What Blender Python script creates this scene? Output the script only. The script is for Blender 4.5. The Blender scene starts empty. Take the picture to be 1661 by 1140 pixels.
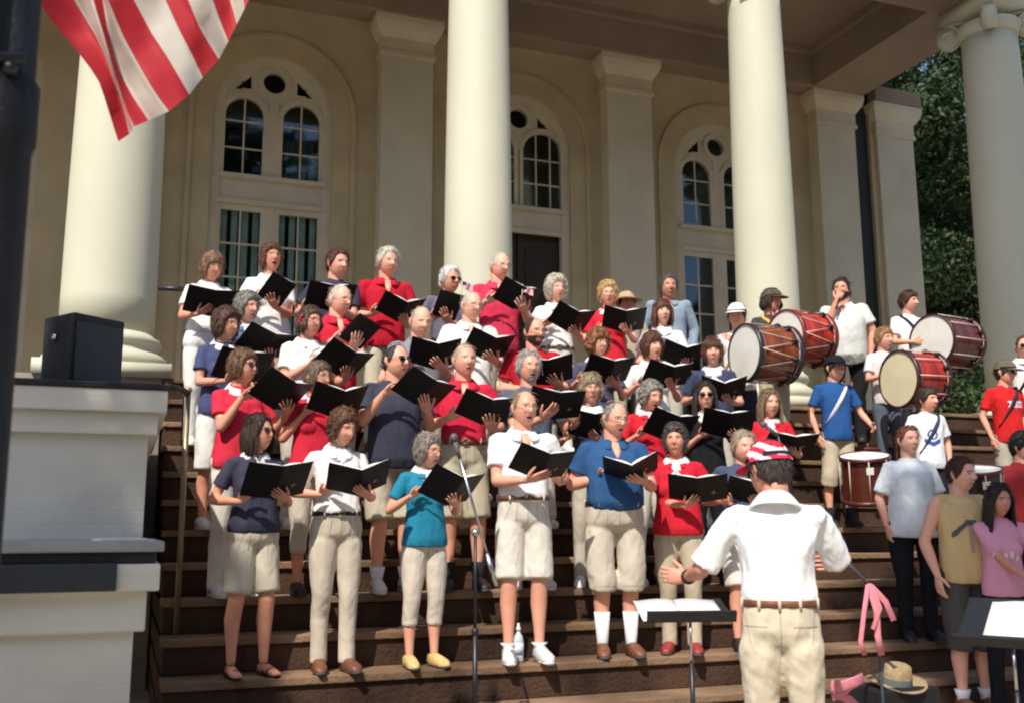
import bpy, math, random
import numpy as np
from mathutils import Vector, Matrix, noise
random.seed(7); rng = np.random.default_rng(7)
S = bpy.context.scene; COL = S.collection
R_ = math.radians
# ------------------------------------------------------------------ camera
F, PITCH, YAW, ROLL, EYE = 1653.29, 0.172, 0.3601, -0.0044, 1.32
CX, CY = 830.5, 570.0
_h = np.array([math.sin(YAW)*math.cos(PITCH), math.cos(YAW)*math.cos(PITCH), math.sin(PITCH)])
_r = np.array([math.cos(YAW), -math.sin(YAW), 0.]); _u = np.cross(_r, _h)
RX = _r*math.cos(ROLL)+_u*math.sin(ROLL); UX = -_r*math.sin(ROLL)+_u*math.cos(ROLL)
CP = np.array([0, 0, EYE])
def ray(x, y): return _h + RX*(x-CX)/F - UX*(y-CY)/F
def atY(x, y, Y):
    d = ray(x, y); return Vector(CP + d*(Y/d[1]))
def zk(k): return .4588+.2153*k
def Yk(k): return 6.346+.2833*k
cam = bpy.data.cameras.new('camera'); co = bpy.data.objects.new('camera', cam); COL.objects.link(co)
M = Matrix.Identity(4)
for i in range(3): M[i][0] = RX[i]; M[i][1] = UX[i]; M[i][2] = -_h[i]; M[i][3] = CP[i]
co.matrix_world = M
cam.sensor_width = 36; cam.lens = F*36/1661; cam.clip_start = .05; cam.clip_end = 2000
cam.dof.use_dof = True; cam.dof.focus_distance = 7.6; cam.dof.aperture_fstop = 3.2
S.camera = co
S.render.resolution_x = 1024; S.render.resolution_y = 702
# ------------------------------------------------------------------ sky, sun, exposure
SUN = Vector((.45, .56, -.86)).normalized()      # travel direction of the light
w = bpy.data.worlds.new('World'); S.world = w; w.use_nodes = True
nt = w.node_tree; sky = nt.nodes.new('ShaderNodeTexSky'); sky.sky_type = 'NISHITA'; sky.sun_disc = False
sky.sun_elevation = math.asin(-SUN.z); sky.sun_rotation = math.atan2(-SUN.x, -SUN.y)
nt.links.new(sky.outputs[0], nt.nodes['Background'].inputs[0]); nt.nodes['Background'].inputs[1].default_value = .15
sl = bpy.data.lights.new('sun', 'SUN'); sl.energy = 4.1; sl.angle = R_(.6); sl.color = (1, .93, .82)
so = bpy.data.objects.new('sun', sl); COL.objects.link(so); so.rotation_euler = SUN.to_track_quat('-Z', 'Y').to_euler()
S.cycles.filter_width = 2.1
S.view_settings.view_transform = 'Standard'; S.view_settings.look = 'None'; S.view_settings.exposure = .42; S.view_settings.gamma = 1
# ------------------------------------------------------------------ materials
MC = {}
def mat(name, rgb, rough=.8, var=.12, vscale=6, bump=.0, bscale=60, metal=0, spec=.4, col2=None, stretch=(1, 1, 1), trans=None, sheen=0, sss=0):
    key = (name, tuple(rgb), rough, var, bump, col2)
    if key in MC: return MC[key]
    m = bpy.data.materials.new(name); m.use_nodes = True; t = m.node_tree; b = t.nodes['Principled BSDF']
    b.inputs['Roughness'].default_value = rough; b.inputs['Metallic'].default_value = metal
    b.inputs['Specular IOR Level'].default_value = spec
    if sheen: b.inputs['Sheen Weight'].default_value = sheen
    if sss: b.inputs['Subsurface Weight'].default_value = sss; b.inputs['Subsurface Radius'].default_value = (.02, .008, .004); b.inputs['Subsurface Scale'].default_value = .6
    tc = t.nodes.new('ShaderNodeTexCoord'); mp = t.nodes.new('ShaderNodeMapping'); mp.inputs['Scale'].default_value = stretch
    t.links.new(tc.outputs['Object'], mp.inputs[0])
    n = t.nodes.new('ShaderNodeTexNoise'); n.inputs['Scale'].default_value = vscale; n.inputs['Detail'].default_value = 5; n.inputs['Roughness'].default_value = .6
    t.links.new(mp.outputs[0], n.inputs['Vector'])
    r = t.nodes.new('ShaderNodeMapRange'); r.inputs[1].default_value = .3; r.inputs[2].default_value = .7
    t.links.new(n.outputs[0], r.inputs[0])
    mx = t.nodes.new('ShaderNodeMix'); mx.data_type = 'RGBA'
    c1 = [c*(1-var) for c in rgb]; c2 = col2 if col2 else [min(1, c*(1+var)) for c in rgb]
    mx.inputs[6].default_value = (*c1, 1); mx.inputs[7].default_value = (*c2, 1)
    t.links.new(r.outputs[0], mx.inputs[0]); t.links.new(mx.outputs[2], b.inputs['Base Color'])
    if bump:
        n2 = t.nodes.new('ShaderNodeTexNoise'); n2.inputs['Scale'].default_value = bscale; n2.inputs['Detail'].default_value = 4
        t.links.new(mp.outputs[0], n2.inputs['Vector'])
        bp = t.nodes.new('ShaderNodeBump'); bp.inputs['Strength'].default_value = bump; bp.inputs['Distance'].default_value = .02
        t.links.new(n2.outputs[0], bp.inputs['Height']); t.links.new(bp.outputs[0], b.inputs['Normal'])
    MC[key] = m; return m
def fab(rgb, name='cotton'): return mat(name, rgb, .9, .10, 9, .75, 15, spec=.15, stretch=(1, 1, .35))
def skinm(rgb): return mat('skin', rgb, .48, .10, 14, .08, 120, spec=.35, col2=(min(1, rgb[0]*1.05), rgb[1]*.82, rgb[2]*.78))
def hairm(rgb): return mat('hair', rgb, .6, .45, 60, .5, 90, spec=.4, stretch=(1, 1, .3))
WHITE = (.80, .79, .77); RED = (.56, .018, .035); NAVY = (.030, .038, .085); KHAKI = (.56, .49, .37); OFFW = (.70, .65, .55); BLACK = (.012, .012, .014)
mBLK = mat('black_vinyl', (.006, .006, .008), .5, .3, 20, .08, 90, spec=.25)
mPAGE = mat('paper', (.82, .80, .74), .8, .04, 20)
mGOLD = mat('gold_print', (.42, .22, .07), .5, .1, 30)
mMETAL = mat('chrome', (.6, .6, .6), .25, .1, 20, metal=1)
mDARKM = mat('black_metal', (.012, .013, .016), .4, .2, 20, spec=.5)
mTRIM = mat('cream_paint', (.58, .51, .38), .7, .10, 3, .15, 40)
mWALL = mat('stucco_ochre', (.50, .405, .255), .9, .13, 1.6, .35, 60, spec=.2)
mPIL = mat('stone_paint_pale', (.60, .54, .40), .8, .10, 1.3, .25, 50)
mCOLM = mat('column_paint', (.60, .585, .455), .65, .07, .9, .09, 35, stretch=(1, 1, .5))
mCEIL = mat('ceiling_paint', (.27, .205, .145), .8, .15, 1, .1, 20)
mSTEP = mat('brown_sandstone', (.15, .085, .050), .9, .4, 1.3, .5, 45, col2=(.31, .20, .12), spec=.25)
mRISER = mat('brown_sandstone_riser_shaded', (.045, .024, .016), .9, .5, 1.3, .6, 45, col2=(.10, .054, .034), spec=.25)  # riser brown darkened further to carry the shade of the crowd
mWHITEW = mat('painted_masonry', (.74, .71, .60), .85, .10, 1.6, .14, 9, stretch=(1, 1, 1.3), spec=.25)
def courses(m, rowh=.075):
    t = m.node_tree; b = t.nodes['Principled BSDF']; tc = t.nodes.new('ShaderNodeTexCoord'); sx = t.nodes.new('ShaderNodeSeparateXYZ'); cb = t.nodes.new('ShaderNodeCombineXYZ'); br = t.nodes.new('ShaderNodeTexBrick')
    t.links.new(tc.outputs['Object'], sx.inputs[0]); t.links.new(sx.outputs['X'], cb.inputs[0]); t.links.new(sx.outputs['Z'], cb.inputs[1]); t.links.new(cb.outputs[0], br.inputs['Vector'])
    br.inputs['Scale'].default_value = 1; br.inputs['Brick Width'].default_value = .23; br.inputs['Row Height'].default_value = rowh; br.inputs['Mortar Size'].default_value = .006; br.inputs['Mortar Smooth'].default_value = 1
    bp = t.nodes.new('ShaderNodeBump'); bp.inputs['Strength'].default_value = .16; bp.inputs['Distance'].default_value = .01; bp.invert = True
    t.links.new(br.outputs['Fac'], bp.inputs['Height']); old = b.inputs['Normal'].links[0].from_socket; t.links.new(old, bp.inputs['Normal']); t.links.new(bp.outputs[0], b.inputs['Normal'])
courses(mWHITEW)
mBLKSTONE = mat('black_slate', (.02, .02, .024), .6, .3, 8, .3, 40)
mGREYSTONE = mat('grey_stone', (.34, .33, .31), .8, .2, 6, .3, 40)
mGOLDB = mat('brass_post', (.30, .24, .15), .4, .2, 12, metal=.5)
mSHOEW = mat('white_leather', (.62, .62, .60), .5, .1, 20, .2, 60)
mSHOEB = mat('brown_leather', (.16, .06, .03), .5, .3, 20, .2, 60)
mSHOEK = mat('black_leather', (.015, .014, .014), .5, .3, 20, .2, 60)
mSHOET = mat('tan_suede', (.62, .42, .17), .8, .2, 20, .2, 60)
mSHOER = mat('red_leather', (.25, .03, .03), .5, .3, 20, .2, 60)
mRUB = mat('rubber_sole', (.05, .05, .05), .8, .2, 20)
mLENS = mat('dark_lens', (.004, .004, .005), .08, 0, 5, spec=.8)
mRIM = mat('glasses_wire', (.35, .30, .22), .3, .1, 20, metal=.8)
mLIP = mat('lips', (.42, .10, .085), .5, .1, 30)
mMOUTH = mat('mouth_inside', (.05, .012, .012), .6, .1, 30)
mEYE = mat('eye', (.60, .54, .50), .3, .1, 30)
mIRIS = mat('iris', (.02, .014, .01), .2, .1, 30)
def glassm():
    m = bpy.data.materials.new('window_glass'); m.use_nodes = True; t = m.node_tree
    for n in list(t.nodes): t.nodes.remove(n)
    o = t.nodes.new('ShaderNodeOutputMaterial'); mx = t.nodes.new('ShaderNodeMixShader'); g = t.nodes.new('ShaderNodeBsdfGlossy'); tr = t.nodes.new('ShaderNodeBsdfTransparent')
    g.inputs['Roughness'].default_value = .03; g.inputs['Color'].default_value = (.8, .9, 1, 1); tr.inputs[0].default_value = (.72, .8, .8, 1); mx.inputs[0].default_value = .055
    n = t.nodes.new('ShaderNodeTexNoise'); n.inputs['Scale'].default_value = 2.2; b = t.nodes.new('ShaderNodeBump'); b.inputs['Strength'].default_value = .12; b.inputs['Distance'].default_value = .05
    t.links.new(n.outputs[0], b.inputs['Height']); t.links.new(b.outputs[0], g.inputs['Normal'])
    t.links.new(tr.outputs[0], mx.inputs[1]); t.links.new(g.outputs[0], mx.inputs[2]); t.links.new(mx.outputs[0], o.inputs[0]); return m
mGLASS = glassm()
mCURT = mat('curtain', (.80, .84, .76), .9, .2, 6)
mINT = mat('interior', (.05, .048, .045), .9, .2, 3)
mDOOR = mat('dark_door_paint', (.035, .022, .015), .5, .2, 4, .1, 20)
# ------------------------------------------------------------------ mesh helpers
class MB:
    def __init__(s): s.v = []; s.f = []; s.m = []
    def add(s, vs, fs, mi=0):
        o = len(s.v); s.v.extend([tuple(v) for v in vs])
        for i, f in enumerate(fs): s.f.append([a+o for a in f]); s.m.append(mi if isinstance(mi, int) else mi[i])
    def box(s, lo, hi, mi=0, mtx=None):
        x0, y0, z0 = lo; x1, y1, z1 = hi
        vs = [Vector(p) for p in ((x0, y0, z0), (x1, y0, z0), (x1, y1, z0), (x0, y1, z0), (x0, y0, z1), (x1, y0, z1), (x1, y1, z1), (x0, y1, z1))]
        if mtx: vs = [mtx @ p for p in vs]
        s.add(vs, [(0, 3, 2, 1), (4, 5, 6, 7), (0, 1, 5, 4), (1, 2, 6, 5), (2, 3, 7, 6), (3, 0, 4, 7)], mi)
    def rings(s, rings, mi=0, close=True, cap=True):
        n = len(rings[0]); vs = [p for r in rings for p in r]; fs = []
        for i in range(len(rings)-1):
            for j in range(n if close else n-1):
                a = i*n+j; b = i*n+(j+1) % n; fs.append((a, b, b+n, a+n))
        if cap and close:
            fs.append(tuple(range(n-1, -1, -1))); fs.append(tuple((len(rings)-1)*n+j for j in range(n)))
        s.add(vs, fs, mi)
    def tube(s, pts, rad, side=None, n=12, mi=0, cap=True, power=2):
        """pts: list of points, rad: list of r or (rside, rnormal); side: hint of the side axis"""
        pts = [Vector(p) for p in pts]; rs = []
        if len(rad) == 1: rad = rad*len(pts)
        for i, p in enumerate(pts):
            t = (pts[min(i+1, len(pts)-1)]-pts[max(i-1, 0)]).normalized()
            sd = Vector(side) if side is not None else (Vector((1, 0, 0)) if abs(t.x) < .8 else Vector((0, 1, 0)))
            sd = (sd - t*sd.dot(t)).normalized(); nn = t.cross(sd)
            r = rad[i]; a, b = (r, r) if not isinstance(r, tuple) else r
            ring = []
            for j in range(n):
                th = 2*math.pi*j/n; c, q = math.cos(th), math.sin(th)
                if power != 2: c = math.copysign(abs(c)**(2/power), c); q = math.copysign(abs(q)**(2/power), q)
                ring.append(p+sd*(a*c)+nn*(b*q))
            rs.append(ring)
        s.rings(rs, mi, cap=cap)
    def capsule(s, pts, rad, side=None, n=12, mi=0):
        """tube with rounded ends"""
        pts = [Vector(p) for p in pts]
        if len(rad) == 1: rad = rad*len(pts)
        def R(r, k): return (r[0]*k, r[1]*k) if isinstance(r, tuple) else r*k
        def mn(r): return min(r) if isinstance(r, tuple) else r
        d0 = (pts[0]-pts[1]).normalized(); d1 = (pts[-1]-pts[-2]).normalized()
        a = [pts[0]+d0*mn(rad[0])*.95, pts[0]+d0*mn(rad[0])*.7]; b = [pts[-1]+d1*mn(rad[-1])*.7, pts[-1]+d1*mn(rad[-1])*.95]
        s.tube(a+pts+b, [R(rad[0], .3), R(rad[0], .72)]+list(rad)+[R(rad[-1], .72), R(rad[-1], .3)], side, n, mi)
    def ell(s, c, r, n=10, mi=0, mtx=None):
        rs = []
        for i in range(1, n):
            ph = math.pi*i/n; ring = []
            for j in range(2*n):
                th = math.pi*j/n; p = Vector((r[0]*math.sin(ph)*math.cos(th), r[1]*math.sin(ph)*math.sin(th), -r[2]*math.cos(ph)))
                if mtx: p = mtx @ p
                ring.append(Vector(c)+p)
            rs.append(ring)
        s.rings(rs, mi)
    def data(s, name, mats, smooth=True):
        me = bpy.data.meshes.new(name); me.from_pydata([tuple(v) for v in s.v], [], s.f)
        for m in (mats if isinstance(mats, (list, tuple)) else [mats]): me.materials.append(m)
        me.polygons.foreach_set('material_index', s.m)
        me.polygons.foreach_set('use_smooth', [smooth]*len(s.f)); me.update(); return me
    def build(s, name, mats, parent=None, smooth=True, loc=None, bevel=0):
        o = bpy.data.objects.new(name, s.data(name, mats, smooth)); COL.objects.link(o)
        if parent: o.parent = parent
        if loc is not None: o.location = loc
        if bevel:
            b = o.modifiers.new('b', 'BEVEL'); b.width = bevel; b.segments = 2; b.limit_method = 'ANGLE'
        return o
def tag(o, label=None, cat=None, group=None, kind=None):
    if label: o['label'] = label
    if cat: o['category'] = cat
    if group: o['group'] = group
    if kind: o['kind'] = kind
    return o
def empty(name, loc=(0, 0, 0), rz=0, label=None, cat=None, group=None):
    o = bpy.data.objects.new(name, None); COL.objects.link(o); o.location = loc; o.rotation_euler = (0, 0, rz); o.empty_display_size = .1
    return tag(o, label, cat, group)
def remesh(mb, voxel, it=4, fac=.5, fold=0, fs=(13, 13, 4.5), seed=0):
    """one continuous skin over overlapping lofts; returns an MB"""
    o = bpy.data.objects.new('tmp', mb.data('tmp', mBLK)); COL.objects.link(o)
    r = o.modifiers.new('r', 'REMESH'); r.mode = 'VOXEL'; r.voxel_size = voxel
    if it: q = o.modifiers.new('s', 'SMOOTH'); q.iterations = it; q.factor = fac
    dg = bpy.context.evaluated_depsgraph_get(); me = bpy.data.meshes.new_from_object(o.evaluated_get(dg))
    out = MB(); n = len(me.vertices); v = np.empty(n*3); me.vertices.foreach_get('co', v); v = v.reshape(-1, 3)
    if fold:
        nr = np.empty(n*3); me.vertex_normals.foreach_get('vector', nr); nr = nr.reshape(-1, 3); o3 = Vector((seed*3.1, seed*1.7, seed*.9))
        d = np.array([.5*noise.noise(Vector((a[0]*fs[0], a[1]*fs[1], a[2]*fs[2]))+o3)+1.5*(.22-abs(noise.noise(Vector((a[0]*fs[0]*.9+a[2]*5, a[1]*fs[1]*.9, a[2]*fs[2]*1.2))+o3)))+.8*(.2-abs(noise.noise(Vector((a[0]*fs[0]*1.7-a[2]*11, a[1]*fs[1]*1.7, a[2]*fs[2]*3))+o3))) for a in v])
        v = v+nr*(d*fold)[:, None]
    out.v = [tuple(a) for a in v]; out.f = [list(p.vertices) for p in me.polygons]; out.m = [0]*len(out.f)
    m0 = o.data; bpy.data.objects.remove(o); bpy.data.meshes.remove(m0); bpy.data.meshes.remove(me); return out
exec_order = []
# ------------------------------------------------------------------ setting
def structure(name, mb, m, smooth=False, bevel=0): return tag(mb.build(name, m, None, smooth, bevel=bevel), kind='structure')
g = MB(); g.box((-300, -300, -.3), (300, 400, .028)); structure('ground', g, mat('concrete_paving', (.36, .31, .25), .9, .25, 3, .4, 30))
st = MB(); XL, XR = .26, 9.75
for k in range(-1, 11):
    y0 = Yk(k); z = zk(k); yn = Yk(k+1) if k < 10 else y0+.4
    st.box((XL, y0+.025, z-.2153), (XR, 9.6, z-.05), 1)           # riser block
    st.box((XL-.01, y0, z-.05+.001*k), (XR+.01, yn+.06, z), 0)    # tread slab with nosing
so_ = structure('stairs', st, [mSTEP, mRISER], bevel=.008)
pf = MB(); pf.box((-12, Yk(10)+.02, -.2), (XL-.02, 13.3, zk(10)-.004)); pf.box((XR+.02, Yk(10)+.02, -.2), (11.2, 13.3, zk(10)-.004)); pf.box((XL-.02, Yk(10)+.3, 0), (XR+.02, 13.3, zk(10)-.004))
structure('porch_floor', pf, mat('porch_stone', (.30, .26, .21), .85, .2, 3, .3, 30))
# ------------------------------------------------------------------ courthouse
ZF = zk(10); WY = 13.0; ZC = 8.24
B = empty('courthouse', (4, 13, 0), 0, 'cream columned courthouse portico with tall arched windows behind the choir', 'building')
def bchild(mb, name, m, parent=B, smooth=False, bevel=0, label=None):
    o = mb.build(name, m, parent, smooth, bevel=bevel)
    base = parent
    off = Vector((0, 0, 0)); p = parent
    while p is not None: off += p.location; p = p.parent
    o.location = -off
    if label: o['label'] = label
    return o
WIN = [-2.0, 1.56, 5.04, 8.34]; HW = .78; AZ = 6.74  # window centres, half-width, spring line
def arch_pts(c, hw, z0, za, n=28):
    """outline up the left side, round the arch, down the right"""
    p = [(c-hw, z0)]+[(c-hw, z0+(za-z0)*i/4) for i in (1, 2, 3)]
    p += [(c-hw*math.cos(math.pi*i/n), za+hw*math.sin(math.pi*i/n)) for i in range(n+1)]
    p += [(c+hw, z0+(za-z0)*i/4) for i in (3, 2, 1)]+[(c+hw, z0)]
    return p
wl = MB(); ZT = 9.4
edges = [-12]+[(WIN[i]+WIN[i+1])/2 for i in range(3)]+[11.2]
for i, c in enumerate(WIN):
    x0, x1 = edges[i], edges[i+1]; hole = arch_pts(c, HW, ZF, AZ); outer = []
    for (x, z) in hole:
        if z <= AZ: outer.append((x0 if x < c else x1, z))
        else:
            t = math.atan2(z-AZ, x-c)
            if t > 2.2: outer.append((x0, AZ+(math.pi-t)/(math.pi-2.2)*(ZT-AZ)))
            elif t < .94: outer.append((x1, AZ+t/.94*(ZT-AZ)))
            else: outer.append((x0+(2.2-t)/(2.2-.94)*(x1-x0), ZT))
    wl.rings([[Vector((x, WY, z)) for x, z in outer], [Vector((x, WY, z)) for x, z in hole], [Vector((x, WY+.22, z)) for x, z in hole]], close=False)
    # shallow outer niche band
wl.box((11.2, WY-.1, -.2), (11.3, WY+.4, ZT))
bchild(wl, 'wall', mWALL)
nb = MB()
for c in WIN[1:]:  # raised blind arch surrounding each window
    a = arch_pts(c, HW+.24, ZF, AZ+.02); b = arch_pts(c, HW+.30, ZF, AZ+.02)
    nb.rings([[Vector((x, WY-.001, z)) for x, z in a], [Vector((x, WY-.035, z)) for x, z in a], [Vector((x, WY-.035, z)) for x, z in b], [Vector((x, WY-.001, z)) for x, z in b]], close=False)
bchild(nb, 'arch_moulding', mWALL)
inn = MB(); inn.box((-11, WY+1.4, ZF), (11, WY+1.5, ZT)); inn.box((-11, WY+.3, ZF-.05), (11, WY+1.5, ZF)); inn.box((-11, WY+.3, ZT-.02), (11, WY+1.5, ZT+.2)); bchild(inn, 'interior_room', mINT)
def band(mb, path, w, y0, y1):
    """solid band of width w along an open xz path"""
    n = len(path); L = []; Rr = []
    for i, (x, z) in enumerate(path):
        a = path[max(i-1, 0)]; b = path[min(i+1, n-1)]; d = Vector((b[0]-a[0], b[1]-a[1])).normalized(); nx, nz = -d.y*w/2, d.x*w/2
        L.append((x+nx, z+nz)); Rr.append((x-nx, z-nz))
    rr = [[Vector((L[i][0], y0, L[i][1])), Vector((Rr[i][0], y0, Rr[i][1])), Vector((Rr[i][0], y1, Rr[i][1])), Vector((L[i][0], y1, L[i][1]))] for i in range(n)]
    mb.rings(rr)
def half(c, z, r, n=18): return [(c-r*math.cos(math.pi*i/n), z+r*math.sin(math.pi*i/n)) for i in range(n+1)]
for wi, c in enumerate(WIN):
    door = wi == 2
    fr = MB(); y0, y1 = WY+.06, WY+.16
    lc = (.37, .25) if not door else (.39, .33)     # centre and half-width of a light
    band(fr, [(c-HW+.06, ZF), (c-HW+.06, AZ)]+half(c, AZ, HW-.06, 30)[1:-1]+[(c+HW-.06, AZ), (c+HW-.06, ZF)], .13, y0, y1)
    ls = 6.68; lb = 5.86
    for sx in (-1, 1):
        lx = c+sx*lc[0]; hw = lc[1]
        band(fr, [(lx-hw-.03, lb), (lx-hw-.03, ls)]+half(lx, ls, hw+.03)[1:-1]+[(lx+hw+.03, ls), (lx+hw+.03, lb)], .075, y0+.012, y1-.01)
    band(fr, [(c+.185*math.sin(2*math.pi*i/24), 7.18+.185*math.cos(2*math.pi*i/24)) for i in range(25)], .075, y0+.006, y1-.004)
    fr.box((c-.06, y0+.015, ZF if not door else 5.5), (c+.06, y1-.02, 7.02))
    fr.box((c-HW+.1, y0+.018, 5.50), (c+HW-.1, y1+.02, 5.84)); fr.box((c-HW+.08, y0-.04, 5.80), (c+HW-.08, y0+.03, 5.86)); fr.box((c-HW+.08, y0-.02, 5.46), (c+HW-.08, y0+.03, 5.52))
    for sx in (-1, 1):   # solid spandrel fillets around the lights
        lx = c+sx*lc[0]; hw = lc[1]
        if not door: fr.box((lx-hw-.07, y0+.02, ZF+.0), (lx-hw+.0, y1-.02, 5.48)); fr.box((lx+hw, y0+.02, ZF), (lx+hw+.07, y1-.02, 5.48)); fr.box((lx-hw, y0+.02, 5.38), (lx+hw, y1-.02, 5.48))
    def solid(px_, pz_):
        dx, dz = px_-c, pz_-AZ
        if pz_ < ls or dx*dx+dz*dz > (HW-.1)**2 and dz > 0: return False
        if dx*dx+(pz_-7.18)**2 < .17**2: return False
        for sx in (-1, 1):
            if (px_-c-sx*lc[0])**2+(pz_-ls)**2 < (lc[1]+.02)**2: return False
            # the small curved triangular openings
            ax_ = abs(dx)
            rr_ = math.hypot(dx, dz)
            if .30 < ax_ < .52 and rr_ < HW-.20 and pz_ > 7.02-.18*(ax_-.30)+.05 and pz_ > AZ+.26: return False
        return True
    pb_ = MB(); cs = .02
    for ii in range(int(-HW/cs), int(HW/cs)+1):
        run = None
        for jj in range(0, 56):
            ok = solid(c+(ii+.5)*cs, ls-.06+(jj+.5)*cs)
            if ok and run is None: run = jj
            if (not ok or jj == 55) and run is not None:
                fr.box((c+ii*cs, y0+.03, ls-.06+run*cs), (c+(ii+1)*cs, y0+.05, ls-.06+jj*cs)); run = None
    wo = bchild(fr, 'arched_window', mTRIM, label=None)
    gl = MB(); gl.box((c-HW+.1, y1-.05, ZF+.0 if not door else 5.5), (c+HW-.1, y1-.045, AZ+.02)); gl.rings([[Vector((c, y1-.05, AZ+.02))]*21, [Vector((x, y1-.05, z+.02)) for x, z in half(c, AZ, HW-.08, 20)]], close=False)
    bchild(gl, 'glass', mGLASS, wo)
    mt = MB()
    for sx in (-1, 1):
        lx = c+sx*lc[0]; hw = lc[1]; cols = 1 if not door else 2
        for q in range(cols):
            x = lx-hw+2*hw*(q+1)/(cols+1); mt.box((x-.011, y0+.045, lb), (x+.011, y1-.03, ls+hw*.96 if cols == 1 else ls+hw*.9))
        for z in (lb+.37, lb+.74): mt.box((lx-hw, y0+.047, z-.011), (lx+hw, y1-.032, z+.011))
        if not door:
            x = lx; mt.box((x-.012, y0+.045, ZF), (x+.012, y1-.03, 5.4))
            for q in range(1, 6): z = 5.38-q*.44; mt.box((lx-hw, y0+.047, z-.012), (lx+hw, y1-.032, z+.012))
    bchild(mt, 'glazing_bar', mTRIM, wo)
    if wi == 1:
        cu = MB()
        for sx in (-1, 1):
            for q in range(4):
                x = c+sx*.37-.2+q*.135; cu.tube([(x, WY+.2, ZF+.4), (x, WY+.2, 5.4)], [(.040, .006)], n=8)
        bchild(cu, 'curtain', mCURT, wo)
        cu = MB(); cu.tube([(c+.37-.2+i*.02, WY+.27+.015*math.sin(i*2), 6.2) for i in range(21)], [(.006, .28)], side=(0, 1, 0), n=8); bchild(cu, 'curtain', mat('lace_curtain', (.3, .3, .3), .9, .5, 9, col2=(.12, .13, .13)), wo)
    if door:
        dd = MB(); dd.box((c-HW+.12, y1+.02, ZF), (c-.01, y1+.07, 5.48)); dd.box((c+.01, y1+.02, ZF), (c+HW-.12, y1+.07, 5.48))
        for sx in (-1, 1):
            for (z0, z1) in ((ZF+.2, ZF+.9), (ZF+1.05, ZF+1.9), (ZF+2.05, ZF+2.7)):
                a = c+sx*.33-.2; dd.box((a, y1+.005, z0), (a+.4, y1+.022, z1))
        do = bchild(dd, 'door', mDOOR, B, bevel=.006)
        hh = MB(); hh.ell((c+.07, y1-.03, ZF+1.05), (.03, .03, .03), 6); bchild(hh, 'door_knob', mGOLDB, do)
# pilasters
for (a, b_) in ((-.6, .12), (2.94, 3.66), (6.32, 7.06), (10.05, 10.79), (11.3, 12.05), (-4.1, -3.4)):
    p = MB(); yf = WY-.24 if a < 11 else WY-.16
    p.box((a, yf, ZF), (b_, WY+.02, 7.72)); po = bchild(p, 'pilaster', mPIL, bevel=.01)
    q = MB()
    for (z0, z1, e) in ((7.70, 7.76, .03), (7.76, 7.95, .012)): q.box((a-e, yf-e, z0), (b_+e, WY+.015, z1))
    prof = [(7.95, .02), (8.0, .05), (8.06, .09), (8.12, .11), (8.16, .12), (ZC, .12)]
    q.rings([[Vector(v) for v in ((a-e, yf-e, z), (b_+e, yf-e, z), (b_+e, WY+.01, z), (a-e, WY+.01, z))] for z, e in prof])
    bchild(q, 'capital', mPIL, po); q = MB(); q.box((a-.05, yf-.05, ZF), (b_+.05, WY+.012, ZF+.22)); q.box((a-.025, yf-.025, ZF+.22), (b_+.025, WY+.011, ZF+.3)); bchild(q, 'base', mPIL, po)
# ceiling and beams
ce = MB(); ce.box((-12, 9.0, 8.86), (11.6, 13.2, 8.96)); bchild(ce, 'ceiling', mCEIL)
bm = MB(); bm.box((-12, 12.60, ZC+.004), (9.9, WY+.1, 8.87)); bm.box((9.9, 9.25, ZC+.002), (10.9, WY+.1, 8.87)); bm.box((-12, 9.25, ZC), (9.9, 10.1, 8.87)); bm.box((11.2, 12.7, ZC+.003), (12.15, WY+.6, 8.5))
for (x0, y0_, x1, y1_) in ((-12, 12.50, 9.80, 12.60), (9.80, 10.2, 9.9, 12.6), (-12, 10.1, 9.8, 10.2)): bm.box((x0, y0_, 8.74), (x1, y1_, 8.865))
bchild(bm, 'beam', mCEIL, bevel=.01)
en = MB(); en.box((-12.2, 9.15, 8.87), (11.1, 9.9, 9.6)); en.box((-12.5, 8.8, 9.6), (11.5, 13.4, 9.9)); en.box((10.0, 9.9, 8.96), (11.1, 13.2, 9.6)); bchild(en, 'entablature', mTRIM)
dp = MB(); dp.box((10.84, WY-.03, ZF), (11.26, WY-.004, 8.2)); bchild(dp, 'recess_shade_panel', mat('recess_shade', (.022, .026, .022), .7))  # flat dark panel, its colour stands in for the shaded recess
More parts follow.
